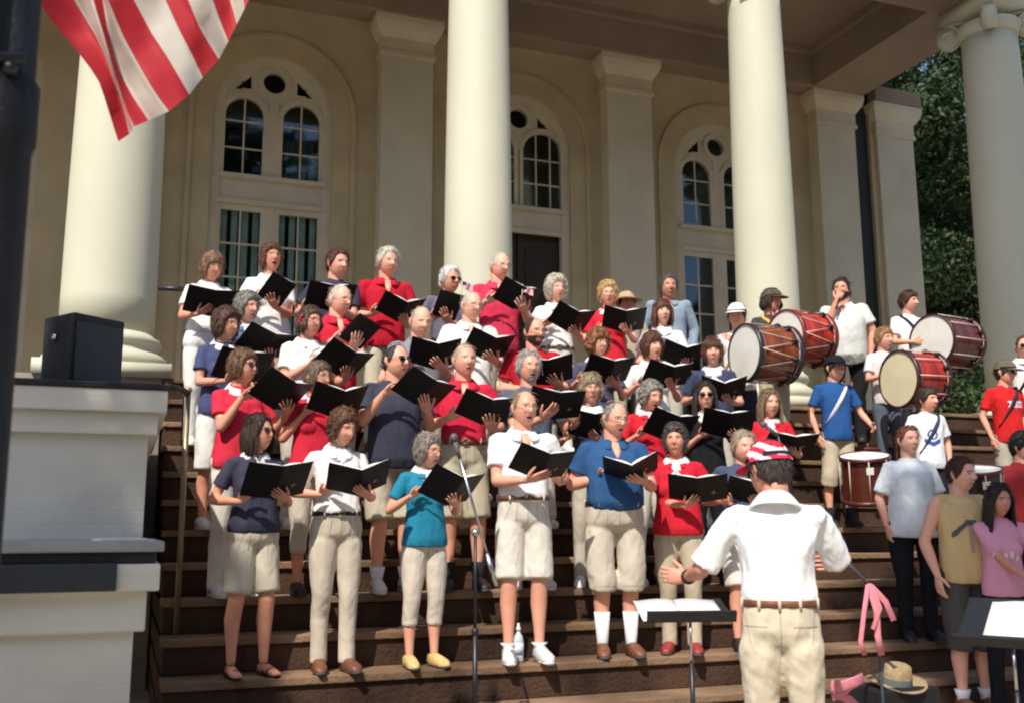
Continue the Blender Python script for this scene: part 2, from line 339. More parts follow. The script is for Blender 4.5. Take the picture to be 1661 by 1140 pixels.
# columns
for i in range(-1, 4):
    x = -.2387+3.5212*i; y = 9.70; r0 = .405 if i == 0 else .355; r0 = .40 if i == 3 else r0; x += .20 if i == 3 else 0
    c = MB(); pts = []; rad = []
    for j in range(15):
        t = j/14; pts.append((x, y, ZF+.42+t*(7.78-ZF-.42))); rad.append(r0*(1.0 if t < .1 else 1-.135*((t-.1)/.9)**1.5))
    c.tube(pts, rad, n=48); cc = bchild(c, 'column', mCOLM, smooth=True)
    q = MB(); q.box((x-r0*1.36, y-r0*1.36, ZF), (x+r0*1.36, y+r0*1.36, ZF+.12)); pr = []
    for (z, r) in ((.12, 1.15), (.125, 1.27), (.16, 1.33), (.21, 1.30), (.245, 1.2), (.26, 1.12), (.30, 1.09), (.32, 1.14), (.35, 1.17), (.385, 1.13), (.40, 1.06), (.43, 1.0)): pr.append((z, r*r0))
    q.tube([(x, y, ZF+z) for z, r in pr], [r for z, r in pr], n=40); bchild(q, 'base', mCOLM, cc, smooth=True)
    q = MB(); rt = r0*.87  # ionic capital: echinus, volutes, abacus
    q.tube([(x, y, 7.76), (x, y, 7.80), (x, y, 7.88), (x, y, 7.94)], [rt*1.0, rt*1.1, rt*1.22, rt*1.1], n=32)
    for sx in (-1, 1):
        for sy in (-1, 1):
            d = Vector((sx, sy, 0)).normalized(); side = Vector((-d.y, d.x, 0)); cv = Vector((x, y, 7.86))+d*rt*1.42; sp = []
            for t in range(30):
                a = -t*.42; rr = .17*math.exp(-t*.06); sp.append(cv+d*(-math.sin(a)*rr*-1)+Vector((0, 0, math.cos(a)*rr)))
            q.tube(sp, [(.10, .030)], side=side, n=8); q.tube([cv-side*.075, cv+side*.075], [.15], n=20)
            q.tube([Vector((x, y, 8.03))+d*rt*.5, Vector((x, y, 8.05))+d*rt*1.4], [(.085, .028)], side=side, n=8)
    q.box((x-rt*1.22, y-rt*1.22, 8.07), (x+rt*1.22, y+rt*1.22, ZC-.004)); bchild(q, 'capital', mCOLM, cc, smooth=True)
# ------------------------------------------------------------------ pedestals left of the stairs
def pedestal(name, xr, yf, yb, ztop, slab, caps, label, zb=0.03, grey=False):
    o = empty(name, (-.6, (yf+yb)/2, 0), 0, label, 'pedestal', 'stepped masonry pedestals flanking the stairs')
    def ch(mb, n, m, bev=.008): q = mb.build(n, m, o, False, bevel=bev); q.location = -o.location; return q
    XLf = -1.75; z = ztop
    for (h, inset, n, m) in caps:
        b = MB(); b.box((XLf-.1+inset, yf+inset, z-h), (xr-inset, yb, z)); ch(b, n, m); z -= h
    b = MB(); ins = caps[-1][1]+.045; b.box((XLf-.1+ins, yf+ins, zb), (xr-ins, yb, z)); ch(b, 'body', mWHITEW, .006)
    return o
pedestal('stone_pedestal', .20, 5.85, 9.1, 2.112, 0, [(.035, 0, 'slab', mBLKSTONE), (.125, .012, 'cap', mWHITEW), (.12, .055, 'cap', mWHITEW)], 'tall white masonry pedestal carrying the black loudspeaker box', zb=1.0)
p2 = pedestal('stone_pedestal', .17, 4.70, 5.96, 1.275, 0, [(.045, -.0, 'slab', mGREYSTONE), (.05, .03, 'slab', mBLKSTONE), (.115, .012, 'cap', mWHITEW), (.17, .06, 'cap', mWHITEW)], 'low white masonry pedestal with dark plaque in front of the taller one')  # inset black layer paints the shaded gap under the grey slab
pq = MB(); pq.box((-.75, 4.68, 1.07), (-.015, 4.712, 1.185)); q = pq.build('plaque', mat('bronze_plaque', (.035, .04, .045), .5, .2, 8), p2, False, bevel=.004); q.location = -p2.location
pa = MB(); pa.box((-.11, -.1, 0), (.11, .1, .008)); pa.box((-.10, -.09, .008), (.08, .1, .012)); po = pa.build('paper_stack', mPAGE, None, False); po.location = (.0, 4.86, 1.276); po.rotation_euler.z = .2; tag(po, 'white paper sheets lying on the low pedestal ledge', 'paper')
# loudspeaker
sp = empty('loudspeaker', (-.29, 6.30, 2.113), R_(38), 'black loudspeaker box standing on the tall white pedestal', 'loudspeaker')
b = MB(); b.rings([[Vector(v) for v in ((-.17, -.16, z), (.17, -.16, z), (.15, .14, z), (-.15, .14, z))] for z in (0, .41)]); b.build('cabinet', mat('speaker_carpet', (.012, .013, .016), .9, .3, 30, .3, 90), sp, False, bevel=.012)
b = MB(); b.box((-.15, -.172, .03), (.15, -.161, .36)); b.build('grille', mDARKM, sp, False, bevel=.004)
b = MB(); b.tube([(-.172, 0, .28), (-.178, 0, .28)], [.02], n=14, side=(0, 1, 0)); b.build('badge', mMETAL, sp)
# handrail
hr = empty('handrail', (.34, 7.6, 0), 0, 'black iron handrail with pale posts beside the left pedestal', 'handrail')
def hch(mb, n, m): q = mb.build(n, m, hr, True); q.location = -hr.location
b = MB(); b.tube([Vector((.345, 6.9, 2.20)), Vector((.27, 6.75, 2.21)), Vector((.20, 6.6, 2.20))], [.020], n=10); b.tube([Vector((.345, 6.9, 2.20)), Vector((.345, 7.15, 2.22))], [.020], n=10); hch(b, 'rail', mDARKM)
b = MB(); b.tube([Vector((.15, 8.5, 3.24)), Vector((.42, 8.5, 3.25))], [.020], n=10); hch(b, 'rail', mDARKM)
b = MB(); b.tube([(.345, 6.9, zk(1)), (.345, 6.9, 2.2)], [.018], n=12); b.ell((.345, 6.9, 2.22), (.028, .028, .022), 6); hch(b, 'post', mGOLDB)
b = MB(); b.tube([(.40, 8.5, zk(7)), (.40, 8.5, 3.25)], [.014], n=10); hch(b, 'post', mDARKM)
# ------------------------------------------------------------------ people
def lerp_tab(x, tab):
    if x <= tab[0][0]: return tab[0][1]
    for (a, b), (c, d) in zip(tab, tab[1:]):
        if x <= c: return b+(d-b)*(x-a)/(c-a)
    return tab[-1][1]
def sm(a, b, x): t = min(1, max(0, (x-a)/(b-a))); return t*t*(3-2*t)
def head_pt(az, el, P, ext=0.):
    """az 0 = face (-Y), el radians; returns a point of the head surface in head space (centre at origin)"""
    c = math.cos(el)**(.72 if el < 0 else .86) if abs(el) < math.pi/2-1e-4 else 0.
    x = P['w']*math.sin(az)*c; y = -.097*math.cos(az)*c; z = .119*math.sin(el)
    if y > 0: y *= 1.04
    if z < 0:
        t = -z/.119; x *= 1-P['jaw']*t**1.7
        if y > 0: y *= 1-.42*t
        else: y *= 1-.10*t*t
    fr = math.cos(az)
    if fr > .2:
        g = lambda cx, cz, sx, sz: math.exp(-((abs(x)-cx)/sx)**2-((z-cz)/sz)**2)
        nz = sm(.030, -.022, z)*(1-sm(-.026, -.040, z))
        y -= P['nose']*.027*nz*math.exp(-(x/(.0085+.006*nz))**2)
        y -= .006*g(.028, .030, .022, .010)                       # brow
        y += .008*g(.031, .010, .014, .012)                       # eye socket
        y -= .0045*g(.040, -.024, .018, .02)*(1+P['fat'])         # cheek
        y -= .005*g(0, -.0555, .018, .006)*fr; y -= .006*g(0, -.0555-.016*P['mouth']-.008, .015, .006)*fr   # lips
        if P['mouth'] > .15: y += .016*P['mouth']*math.exp(-(x/(.013+.006*P['mouth']))**2-((z+.060+.008*P['mouth'])/(.006*P['mouth']+.002))**2)
        y -= .007*g(0, -.100, .018, .014)
        y += .004*g(0, -.080-.01*P['mouth'], .02, .006)
    if P['fat'] and z < -.03: x *= 1+.12*P['fat']
    return Vector((x, y, z))
HAIRLINE = {
 'short': [(0, 42), (30, 44), (50, 32), (62, 8), (74, -6), (84, -16), (96, -2), (104, -22), (130, -34), (180, -38)],
 'crew': [(0, 46), (30, 48), (50, 36), (62, 14), (74, 2), (84, -10), (96, 2), (104, -14), (130, -28), (180, -30)],
 'bald': [(0, 95), (45, 95), (62, 60), (70, 22), (80, -8), (92, 0), (104, -18), (130, -32), (180, -36)],
 'balding': [(0, 78), (20, 66), (40, 66), (56, 40), (66, 16), (80, -10), (92, 0), (104, -18), (130, -34), (180, -38)],
 'woman': [(0, 34), (25, 30), (45, 22), (58, 0), (66, -28), (76, -40), (100, -44), (130, -48), (180, -52)],
 'fringe': [(0, 20), (25, 18), (42, 14), (55, -4), (64, -34), (76, -44), (100, -48), (130, -52), (180, -54)],
 'long': [(0, 40), (8, 48), (30, 32), (45, 14), (58, -10), (68, -40), (90, -52), (180, -60)],
 'boy': [(0, 26), (30, 26), (50, 20), (62, 2), (74, -8), (84, -16), (96, -4), (104, -26), (130, -40), (180, -44)],
 'pony': [(0, 44), (30, 46), (50, 34), (62, 12), (74, 2), (84, -6), (96, 0), (104, -16), (130, -28), (180, -32)],
}
def hair_mask(a, e, style): return sm(-5, 5, e-lerp_tab(a, HAIRLINE[style]))
def skin_head(mb, P, X, skinmats=(0, 1, 2, 3, 4, 5)):
    nu, nv = 72, 52; pts = []; fs = []; ms = []
    azs = []
    for j in range(nu):   # denser in front
        u = (j/nu)*2-1; azs.append(math.pi*(.55*u+.45*u**3))
    els = [-math.pi/2+.02+(math.pi-.04)*i/(nv-1) for i in range(nv)]
    raw = [[head_pt(a, e, P) for a in azs] for e in els]
    for i in range(nv): pts += [X @ p for p in raw[i]]
    for i in range(nv-1):
        for j in range(nu):
            a, b = i*nu+j, i*nu+(j+1) % nu; fs.append((a, b, b+nu, a+nu))
            p = (raw[i][j]+raw[i+1][(j+1) % nu])/2; m = 0; ax = abs(p.x)
            if p.y < -.03:
                mo = P['mouth']; zc = -.060-.008*mo; hh = .004+.011*mo
                if ax < .022 and abs(p.z-zc) < hh*math.sqrt(max(0, 1-(ax/.022)**2)): m = 1
                if mo > .15 and ax < .015 and abs(p.z-zc) < (hh-.0045)*math.sqrt(max(0, 1-(ax/.015)**2)): m = 2
                ex = (ax-.031)/.0135; ez = (p.z-.010)/(.0052 if not P.get('closed') else .0028)
                if ex*ex+ez*ez < 1: m = 3 if abs(ax-.030) > .0050 else 4
                bz = .0285-.35*max(0, ax-.034)+.02*P['brow']*(ax-.02)
                if .012 < ax < .050 and abs(p.z-bz) < P['browt']: m = 5
                if P['beard'] and p.z < -.035 and (p.z < -.078 or ax > .026 or abs(p.z+.046) < .006) and (P['beard'] == 2 or ax < .034): m = 5
            if P['beard'] == 2 and p.z < -.03 and ax > .045 and p.y < .01: m = 5
            ms.append(m)
    mb.add(pts, fs, ms)
    mb.add([X @ Vector((0, 0, .1195))]+pts[-nu:], [(0, 1+j, 1+(j+1) % nu) for j in range(nu)], 0)
    for sx in (-1, 1):  # ears
        ear = MB(); ear.capsule([(sx*.078*P['w']/.077, .012, -.028), (sx*.084*P['w']/.077, .018, 0), (sx*.083*P['w']/.077, .018, .022)], [(.006, .010), (.008, .018), (.006, .014)], side=(1, 0, 0), n=8)
        mb.add([X @ Vector(v) for v in ear.v], ear.f, 0)
def build_hair(P, X, style, kind, thick, seed, length=0):
    mb = MB(); nu, nv = 64, 36; pts = []; fs = []; o3 = Vector((seed*2.3, seed, 5))
    keep = []
    for i in range(nv):
        e = -math.pi*.36+(math.pi*.36+math.pi/2-.02)*i/(nv-1)
        for j in range(nu):
            a = -math.pi+2*math.pi*j/nu; p = head_pt(a, e, P); d = Vector((p.x/.9, p.y, p.z+.02)).normalized()
            mk = hair_mask(abs(math.degrees(a)), math.degrees(e), style)
            if style == 'balding' and mk > 0 and e > .8: mk *= .45
            nz = noise.noise(p*38+o3)+.6*noise.noise(p*85+o3)
            vol = 1+.35*sm(-.2, .9, math.sin(e)) if kind != 'flat' else 1
            back = 1+.35*sm(.2, 1, -math.cos(a))
            t = thick*vol*back*(1+.38*nz) if mk > .02 else 0
            # side parting dent
            if kind == 'part': t *= 1-.45*math.exp(-((p.x-.03)/.008)**2)*sm(.3, .8, math.sin(e))
            pts.append(X @ (p+d*(t*mk-.006*(1-mk))))
            keep.append(mk)
    for i in range(nv-1):
        for j in range(nu):
            q = (i*nu+j, i*nu+(j+1) % nu, (i+1)*nu+(j+1) % nu, (i+1)*nu+j)
            if max(keep[k] for k in q) > .01: fs.append(q)
    tp = len(pts); pts.append(X @ (Vector((0, 0, .119))+Vector((0, 0, thick*1.2 if style not in ('bald', 'balding') else -.004))))
    for j in range(nu): fs.append(((nv-1)*nu+j, (nv-1)*nu+(j+1) % nu, tp))
    mb.add(pts, fs)
    r = random.Random(seed)
    n = {'curly': 260, 'wavy': 130, 'tuft': 150, 'part': 60, 'flat': 0, 'lock': 60}[kind]
    for q in range(n):
        a = r.uniform(-math.pi, math.pi); e = r.uniform(-1.05, 1.5); 
        if r.random() > math.cos(e)*.9+.15: continue
        if hair_mask(abs(math.degrees(a)), math.degrees(e)-3, style) < .6: continue
        p = head_pt(a, e, P); d = Vector((p.x/.9, p.y, p.z+.02)).normalized(); c = p+d*thick*(1.1 if e < .5 else 1.3)
        tang = Vector((r.uniform(-.3, .3), r.uniform(-.5, .5), -1 if e < .9 else r.uniform(-.4, .4))); tang = (tang-d*tang.dot(d)).normalized()
        if kind == 'curly':
            rr = r.uniform(.007, .012); mb.ell(X @ c, (rr, rr, rr), 4)
        else:
            L = r.uniform(.018, .032); rr = r.uniform(.0035, .006)
            mb.capsule([X @ (c-tang*L), X @ (c+d*.004), X @ (c+tang*L-d*.003)], [rr*.8, rr, rr*.6], n=5)
    for q in range(230 if style not in ('bald', 'balding', 'crew') else 90):
        a = r.uniform(-math.pi, math.pi); e = math.asin(r.uniform(-.75, .99))
        if hair_mask(abs(math.degrees(a)), math.degrees(e)-1, style) < .5: continue
        p = head_pt(a, e, P); d = Vector((p.x/.9, p.y, p.z+.02)).normalized(); t0 = thick*(1.15+.5*max(0, math.sin(e)))
        tang = Vector((r.uniform(-.6, .6)+.5*math.copysign(1, p.x)*(e > .8), r.uniform(-.6, .6), -1)); tang = (tang-d*tang.dot(d)).normalized(); L = r.uniform(.02, .045)
        mb.tube([X @ (p+d*t0-tang*L*.6), X @ (p+d*(t0+r.uniform(.002, .008))), X @ (p+d*(t0+r.uniform(-.004, .010))+tang*L)], [.0012, .0022, .0007], n=3, cap=False)
    if length:
        for q in range(46):
            s = q/45; a = R_(62+236*s+r.uniform(-3, 3)); e = R_(r.uniform(-8, 20))
            p = head_pt(a, e, P); out = Vector((math.sin(a), -math.cos(a), 0)); p0 = p+out*.010
            L = length*r.uniform(.88, 1.05); cx = out*(thick*.8+.004*r.random()); side = Vector((math.cos(a), math.sin(a), 0))
            inw = -out*.012 if length < .2 else out*(.018 if length > .24 else .0)
            edge = .75 if q in (0, 1, 44, 45) else 1
            if q % 2: p0 = p0*1.0
            pp = [p0+Vector((0, 0, .02)), p0+cx+Vector((0, 0, -.03)), p0+cx*1.2+side*r.uniform(-.006, .006)+Vector((0, 0, -L*.55)), p0+cx+inw+side*r.uniform(-.01, .01)+Vector((0, 0, -L))]
            mb.capsule([X @ v for v in pp], [(.009, .007), (.013, .010), (.014*edge, .010), (.008, .006)], side=X.to_3x3() @ side, n=7)
    return mb
def make_hand(mb, wrist, fd, pn, th, s, curl=.35, spread=.16, thumb=1., mi=0):
    fd = fd.normalized(); pn = (pn-fd*pn.dot(fd)).normalized(); lat = fd.cross(pn)
    if lat.dot(th) < 0: lat = -lat
    k = s*1.0; K = wrist+fd*.092*k
    mb.tube([wrist-fd*.012*k, wrist+fd*.012*k, wrist+fd*.045*k, wrist+fd*.078*k, K+fd*.004*k], [(.027*k, .019*k), (.030*k, .018*k), (.040*k, .016*k), (.042*k, .013*k), (.036*k, .010*k)], side=lat, n=12, mi=mi)
    for i, (off, L) in enumerate(((.030, .072), (.011, .081), (-.009, .076), (-.028, .058))):
        a = spread*(1.2-i*.85); d = (fd*math.cos(a)+lat*math.sin(a)).normalized(); p = wrist+fd*.080*k+lat*off*k; pts = [p]; cu = curl*(.7+.18*i)
        for q, seg in enumerate((.46, .30, .24)):
            ang = cu*(q*.8+.35); dd = (d*math.cos(ang)+pn*math.sin(ang)).normalized(); p = p+dd*L*seg*k*1.12; pts.append(p)
        mb.capsule(pts, [.0095*k, .0088*k, .0080*k, .0065*k], side=lat, n=7, mi=mi)
    tb = wrist+fd*.022*k+lat*.026*k; td = (fd*.62+lat*.78*thumb+pn*.25).normalized(); td2 = (fd*.85+lat*.5*thumb+pn*.3).normalized()
    mb.capsule([tb-td*.01*k, tb+td*.034*k, tb+td*.034*k+td2*.030*k, tb+td*.034*k+td2*.052*k], [.015*k, .0115*k, .0100*k, .0075*k], n=8, mi=mi)
SKINS = [(.74, .41, .29), (.66, .34, .23), (.80, .48, .36), (.56, .28, .19)]
seedc = [0]
def ik(sh, wr, L1, L2, pole):
    d = wr-sh; D = d.length; mx = (L1+L2)*.985
    if D > mx: wr = sh+d*(mx/D); d = wr-sh; D = mx
    D = max(D, abs(L1-L2)+.03); u = d.normalized(); a = (L1*L1-L2*L2+D*D)/(2*D); h = math.sqrt(max(1e-6, L1*L1-a*a))
    p = (pole-u*pole.dot(u)).normalized(); return sh+u*a+p*h, wr
def person(label, px, py, k, face=25, sex='f', bulk=1., skin=0, hair=('woman', 'tuft', .02, (.1, .05, .03), 0), top=WHITE, topk='polo', tuck=False, neck=None, bottom=KHAKI, bottomk='shorts', hem=None, sh='white', sock=0, belt=None, glasses=None, binder=None, mouth=.6, look=(10, 0), beard=0, arms=None, hat=None, dy=.14, Yabs=None, zf=None, Hadj=0, sleeve=None, group=None, belly=0., strap=None, extra=None, hands=None, breast=None, fold=.0042, foldfs=(15, 15, 4.5), stance=.10, lean=0., shem=None, seams=None):
    seedc[0] += 1; sd = seedc[0]; r = random.Random(sd)
    Y = Yabs if Yabs is not None else Yk(k)+dy; z0 = zf if zf is not None else zk(k)
    P0 = atY(px, py, Y); H = P0.z-z0-.012+Hadj; s = H/1.75; X0 = P0.x
    rz = -math.atan2(X0, Y)+R_(face)
    root = empty('person', (X0, Y, z0), rz, label, 'person', group)
    MW = Matrix.Translation((X0, Y, z0)) @ Matrix.Rotation(rz, 4, 'Z'); MI = MW.inverted()
    fem = sex == 'f'; kid = sex == 'k'
    hs = (.95 if fem else 1.0)*(.97 if kid else 1)*(s**.35)
    bx = bulk*(.97 if fem else 1.0)*(.92 if kid else 1); by = bulk**1.15
    V = lambda x, y, z: Vector((x*s, y*s, z*s))
    # head frame
    PH = dict(w=.076 if fem else .078, jaw=.34 if fem else .22, nose=.8 if fem else 1.05, fat=max(0, bulk-1.05)*2, mouth=mouth, brow=1 if fem else 0, browt=.0028 if fem else .0042, beard=beard, closed=look[1] > 12)
    hc = Vector((0, -.018*s, H-.119*hs)); piv = hc+Vector((0, .02, -.09*hs))
    HX = Matrix.Translation(piv) @ Matrix.Rotation(R_(look[0]), 4, 'Z') @ Matrix.Rotation(R_(look[1]), 4, 'X') @ Matrix.Translation(-piv) @ Matrix.Translation(hc) @ Matrix.Scale(hs, 4)
    shw = .155 if fem else .178
    shw *= (.9+.1*bulk)*(.9 if kid else 1); zs = 1.425
    # arms
    pos = {}
    for sd_, sx in (('R', -1), ('L', 1)):
        S0 = V(sx*shw, .01, zs)
        a = (arms or {}).get(sd_)
        if a is None: wr = V(sx*(shw+.05*bulk), -.03, zs-.50); fdv = Vector((0, -.15, -1)); pnv = Vector((-sx, .1, 0)); thv = Vector((0, -1, 0)); cu = .55; sprd = .05
        elif isinstance(a, tuple) and not isinstance(a[0], (int, float)): wr, fdv, pnv, thv, cu, sprd = a
        else: wr = V(*a); fdv = None; pnv = None; thv = None; cu = .9; sprd = .05
        pole = Vector((sx*.55, .35, -1.0))
        el, wr = ik(S0, wr, .285*s, .25*s, pole)
        if fdv is None: fdv = (wr-el).normalized(); pnv = Vector((-sx, 0, .0)); thv = Vector((0, -.5, 1))
        pos[sd_] = [S0, el, wr, fdv, pnv, thv, cu, sprd]
    def set_binder(bx_, by_, roll, tilt=42, sup='L', opn=20, reach=.33, half_=0, spec=None, grip=True):
        fw = R_(spec) if spec is not None else rz
        Fd = Vector((math.sin(fw), -math.cos(fw), 0))
        C0 = Vector((X0, Y, 0)); pln = C0+Fd*(reach*s+.04*(bulk-1)); rr = Vector(ray(bx_, by_)); o = Vector(CP)
        t = (pln-o).dot(Fd)/rr.dot(Fd); Pw = o+rr*t
        # keep it within reach
        T = R_(min(66, tilt+12)); En = Fd*math.cos(T)-Vector((0, 0, 1))*math.sin(T); Eu = Vector((0, 0, 1))*math.cos(T)+Fd*math.sin(T); Er = En.cross(Eu)*-1
        if Er.dot(Vector((math.cos(fw), math.sin(fw), 0))) < 0: Er = -Er
        Q = Matrix.Rotation(R_(roll), 3, En)  # sign fixed below
        if (Q @ Er).z > 0 and roll > 0 or (Q @ Er).z < 0 and roll < 0: Q = Matrix.Rotation(R_(-roll), 3, En)
        Er = Q @ Er; Eu = Q @ Eu
        BM = Matrix(((Er.x, -En.x, Eu.x, Pw.x), (Er.y, -En.y, Eu.y, Pw.y), (Er.z, -En.z, Eu.z, Pw.z), (0, 0, 0, 1)))
        make_binder(BM, opn, label, half_)
        L2 = MI @ BM; L3 = L2.to_3x3()
        so = {'L': 1, 'R': -1}[sup]; S0, *_ = pos[sup]; sz = s
        rr2 = random.Random(seedc[0]*7); palm = L2 @ Vector((so*(rr2.uniform(.0, .055) if not half_ else -.1), -.018*sz-.004, rr2.uniform(-.085, -.04))); fdv = L3 @ Vector((-so*rr2.uniform(.3, 1.1), -.02, rr2.uniform(.5, .9))).normalized(); wr = palm-fdv*.085*sz
        el, wr = ik(pos[sup][0], wr, .285*s, .25*s, Vector((so*.5, .35, -1)))
        pos[sup] = [pos[sup][0], el, wr, fdv, L3 @ Vector((0, 1, 0)), L3 @ Vector((so, 0, .2)), rr2.uniform(.08, .28), rr2.uniform(.05, .24)]
        if grip:
            ot = 'R' if sup == 'L' else 'L'; so = -so; tn = math.tan(R_(opn))
            if half_ and so > 0: palm = L2 @ Vector((-.02, .03, -.14))
            else: palm = L2 @ Vector((so*rr2.uniform(.14, .18), .16*tn+.022, -.135))
            fdv = (L3 @ Vector((-so*.6, .22, .55))).normalized(); wr = palm-fdv*.07*sz
            el, wr = ik(pos[ot][0], wr, .285*s, .25*s, Vector((so*.5, .35, -1)))
            pos[ot] = [pos[ot][0], el, wr, fdv, L3 @ Vector((0, -1, .3)), L3 @ Vector((so*.3, -.8, .6)), .15, .05]
    if binder: set_binder(**binder)
    # ---- body (skin)
    sk = MB(); base = MB()
    base.capsule([V(0, .005, .95), V(0, 0, 1.1), V(0, .0, 1.3), V(0, .01, 1.42), V(0, .018, 1.455)], [(.145*s*bx, .095*s), (.125*s*bx, .085*s), (.14*s*bx, .09*s), (.10*s, .06*s), (.07*s, .05*s)], side=(1, 0, 0), n=20)
    neck_r = (.054 if fem else .062)*s*(1+.35*max(0, bulk-1))
    nb_ = HX @ Vector((0, .030, -.070))
    base.capsule([V(0, .006, 1.42), V(0, .012, 1.48), nb_], [neck_r*.95, neck_r*.98, neck_r*.98], side=(1, 0, 0), n=16)
    for q, sx in (('R', -1), ('L', 1)):
        S0, el, wr, fdv, pnv, thv, cu, sprd = pos[q]; kb = s*(.88 if fem or kid else 1.02)*(.72+.28*bulk)
        base.capsule([S0, S0.lerp(el, .35), S0.lerp(el, .8), el], [(.054 if topk == 'tank' else .043)*kb, .049*kb, .040*kb, .038*kb], n=14)
        fdn = (wr-el); base.capsule([el, el+fdn*.3, el+fdn*.7, wr+fdn*.02], [.039*kb, .041*kb, .031*kb, (.026*s, .020*s)], n=14)
    an = {}
    for sx in (-1, 1):
        ax = sx*stance+r.uniform(-.012, .012); ay = r.uniform(-.03, .03); an[sx] = (ax, ay)
        kb = s*(.80+.2*bulk)*(.86 if kid else 1)
        base.capsule([V(sx*.088*bx, 0, .86), V(sx*.095, -.012, .64), V(ax*.98, -.02+ay*.5, .50), V(ax, .020+ay, .36), V(ax, .014+ay, .20), V(ax, .01+ay, .09)], [.082*kb, .068*kb, .055*kb, (.055*kb, .059*kb), (.038*kb, .040*kb), (.030*kb, .034*kb)], side=(1, 0, 0), n=14)
    rb = remesh(base, .0115*s, 3, .5); sk.add(rb.v, rb.f, 0)
    skin_head(sk, PH, HX)
    for q, sx in (('R', -1), ('L', 1)):
        S0, el, wr, fdv, pnv, thv, cu, sprd = pos[q]
        if hands != 'hidden': make_hand(sk, wr, fdv, pnv, thv, s*(.86 if fem else .97)*(.9 if kid else 1), cu, sprd)
    for sx in (-1, 1):
        ax, ay = an[sx]
        if sh in ('sandal', 'clog'): sk.capsule([V(ax, ay+.05, .045), V(ax+sx*.01, ay-.03, .045), V(ax+sx*.018, ay-.12, .030), V(ax+sx*.02, ay-.17, .024)], [(.028*s, .036*s), (.034*s, .036*s), (.040*s, .022*s), (.034*s, .014*s)], side=(1, 0, 0), n=10)
    skm = skinm(SKINS[skin % 4]); hm = hairm(hair[3]) if hair else hairm((.05, .03, .02))
    if topk == 'polo' and not fem:
        dch = -(.117 if not fem else .112)*by*s; sk.capsule([V(0, -.055, 1.455), Vector((0, dch+.012*s, 1.39*s)), Vector((0, dch+.004*s, 1.345*s if topk == 'polo' and not fem else 1.40*s))], [(.035*s, .012*s), (.026*s, .010*s), (.008*s, .006*s)], side=(1, 0, 0), n=8)
    sk.build('body', [skm, mLIP, mMOUTH, mEYE, mIRIS, hm], root)
    # ---- hair
    if hair:
        hb = build_hair(PH, HX, hair[0], hair[1], hair[2], sd, hair[4]); ho = hb.build('hair', hm, root)
        if len(hair) > 5:  # flower or ribbon or tail
            fb = MB(); c0 = HX @ Vector((-.088, -.005, -.005))
            for q in range(14): fb.ell(c0+Vector((r.uniform(-.02, .02), r.uniform(-.02, .02), r.uniform(-.035, .035))), (.014, .014, .012), 4)
            fo = fb.build('flower', fab((.55, .03, .05)), ho)
        if hair[0] == 'pony':
            pb = MB()
            for q in range(12):
                a = r.uniform(-.015, .015); pb.capsule([HX @ Vector((a, .095, .01)), HX @ Vector((a*2, .135, -.03)), HX @ Vector((a*2.5, .135, -.13)), HX @ Vector((a*3, .12, -.22))], [.008, .012, .010, .005], n=6)
            pb.build('ponytail', hm, ho)
    # ---- glasses
    if glasses:
        gb = MB(); n = 20; dark = glasses == 'sun'
        for sx in (-1, 1):
            ring = [HX @ Vector((sx*(.033+.0235*math.cos(2*math.pi*i/n)), -.100+.012*abs(math.cos(math.pi*i/n))*0-.004*math.cos(2*math.pi*i/n)*-1, .006+.0175*math.sin(2*math.pi*i/n))) for i in range(n)]
            gb.tube(ring+[ring[0]], [.0022*hs if dark else .0017*hs], n=5, side=(0, 1, 0))
            if dark: gb.add(ring+[HX @ Vector((sx*.033, -.104, .006))], [(i, (i+1) % n, n) for i in range(n)], 1)
            gb.tube([HX @ Vector((sx*.056, -.095, .012)), HX @ Vector((sx*.078, -.05, .012)), HX @ Vector((sx*.084, .015, .008))], [.0016*hs], n=5)
        gb.tube([HX @ Vector((-.011, -.106, .010)), HX @ Vector((0, -.110, .012)), HX @ Vector((.011, -.106, .010))], [.0018*hs], n=5)
        gb.build('sunglasses' if dark else 'glasses', [mDARKM if dark else mRIM, mLENS], root)
    # ---- shirt
    by2 = by
    if topk:
        sb = MB(); Vb = V; zb = shem or ((.90 if fem else .88) if not tuck else 1.02)
        bl = belly
        sec = [(zb, .158*bx if tuck else (.182 if fem else .168)*bx, (.118+bl*.5)*by2, -.008), (zb+.05, .166*bx if tuck else (.180 if fem else .168)*bx, (.126+bl*.8)*by2, -.012-bl*.4), (1.10, (.158 if fem else .164)*bx, (.118+bl)*by2, -.012-bl*.5), (1.17, (.148 if fem else .163)*bx, (.112+bl)*by2, -.012-bl*.5),
               (1.27, (.152 if fem else .172)*bx, (.118+bl*.5)*by2, -.008), (1.35, (.162 if fem else .184)*(.6+.4*bx), .112*by2, 0), (1.405, (.150 if fem else .172)*(.7+.3*bx), .094*(.5+.5*by2), .008), (1.445, .122, .074, .014), (1.475, .086, .064, .016), (1.495, .066, .058, .016)]
        sb.tube([V(0, q[3], q[0]) for q in sec], [(q[1]*s, q[2]*s) for q in sec], side=(1, 0, 0), n=28, power=2.3)
        if fem:
            bz = 1.25; br = .062*(breast or 1)*(.6+.4*bulk)
            for sx in (-1, 1): sb.ell(V(sx*.073*bx, -.072*by2-.012, bz), (br*1.15*s, br*.95*s, br*1.1*s), 8)
        sl_ = sleeve if sleeve is not None else (.72 if topk == 'tee' else .66)
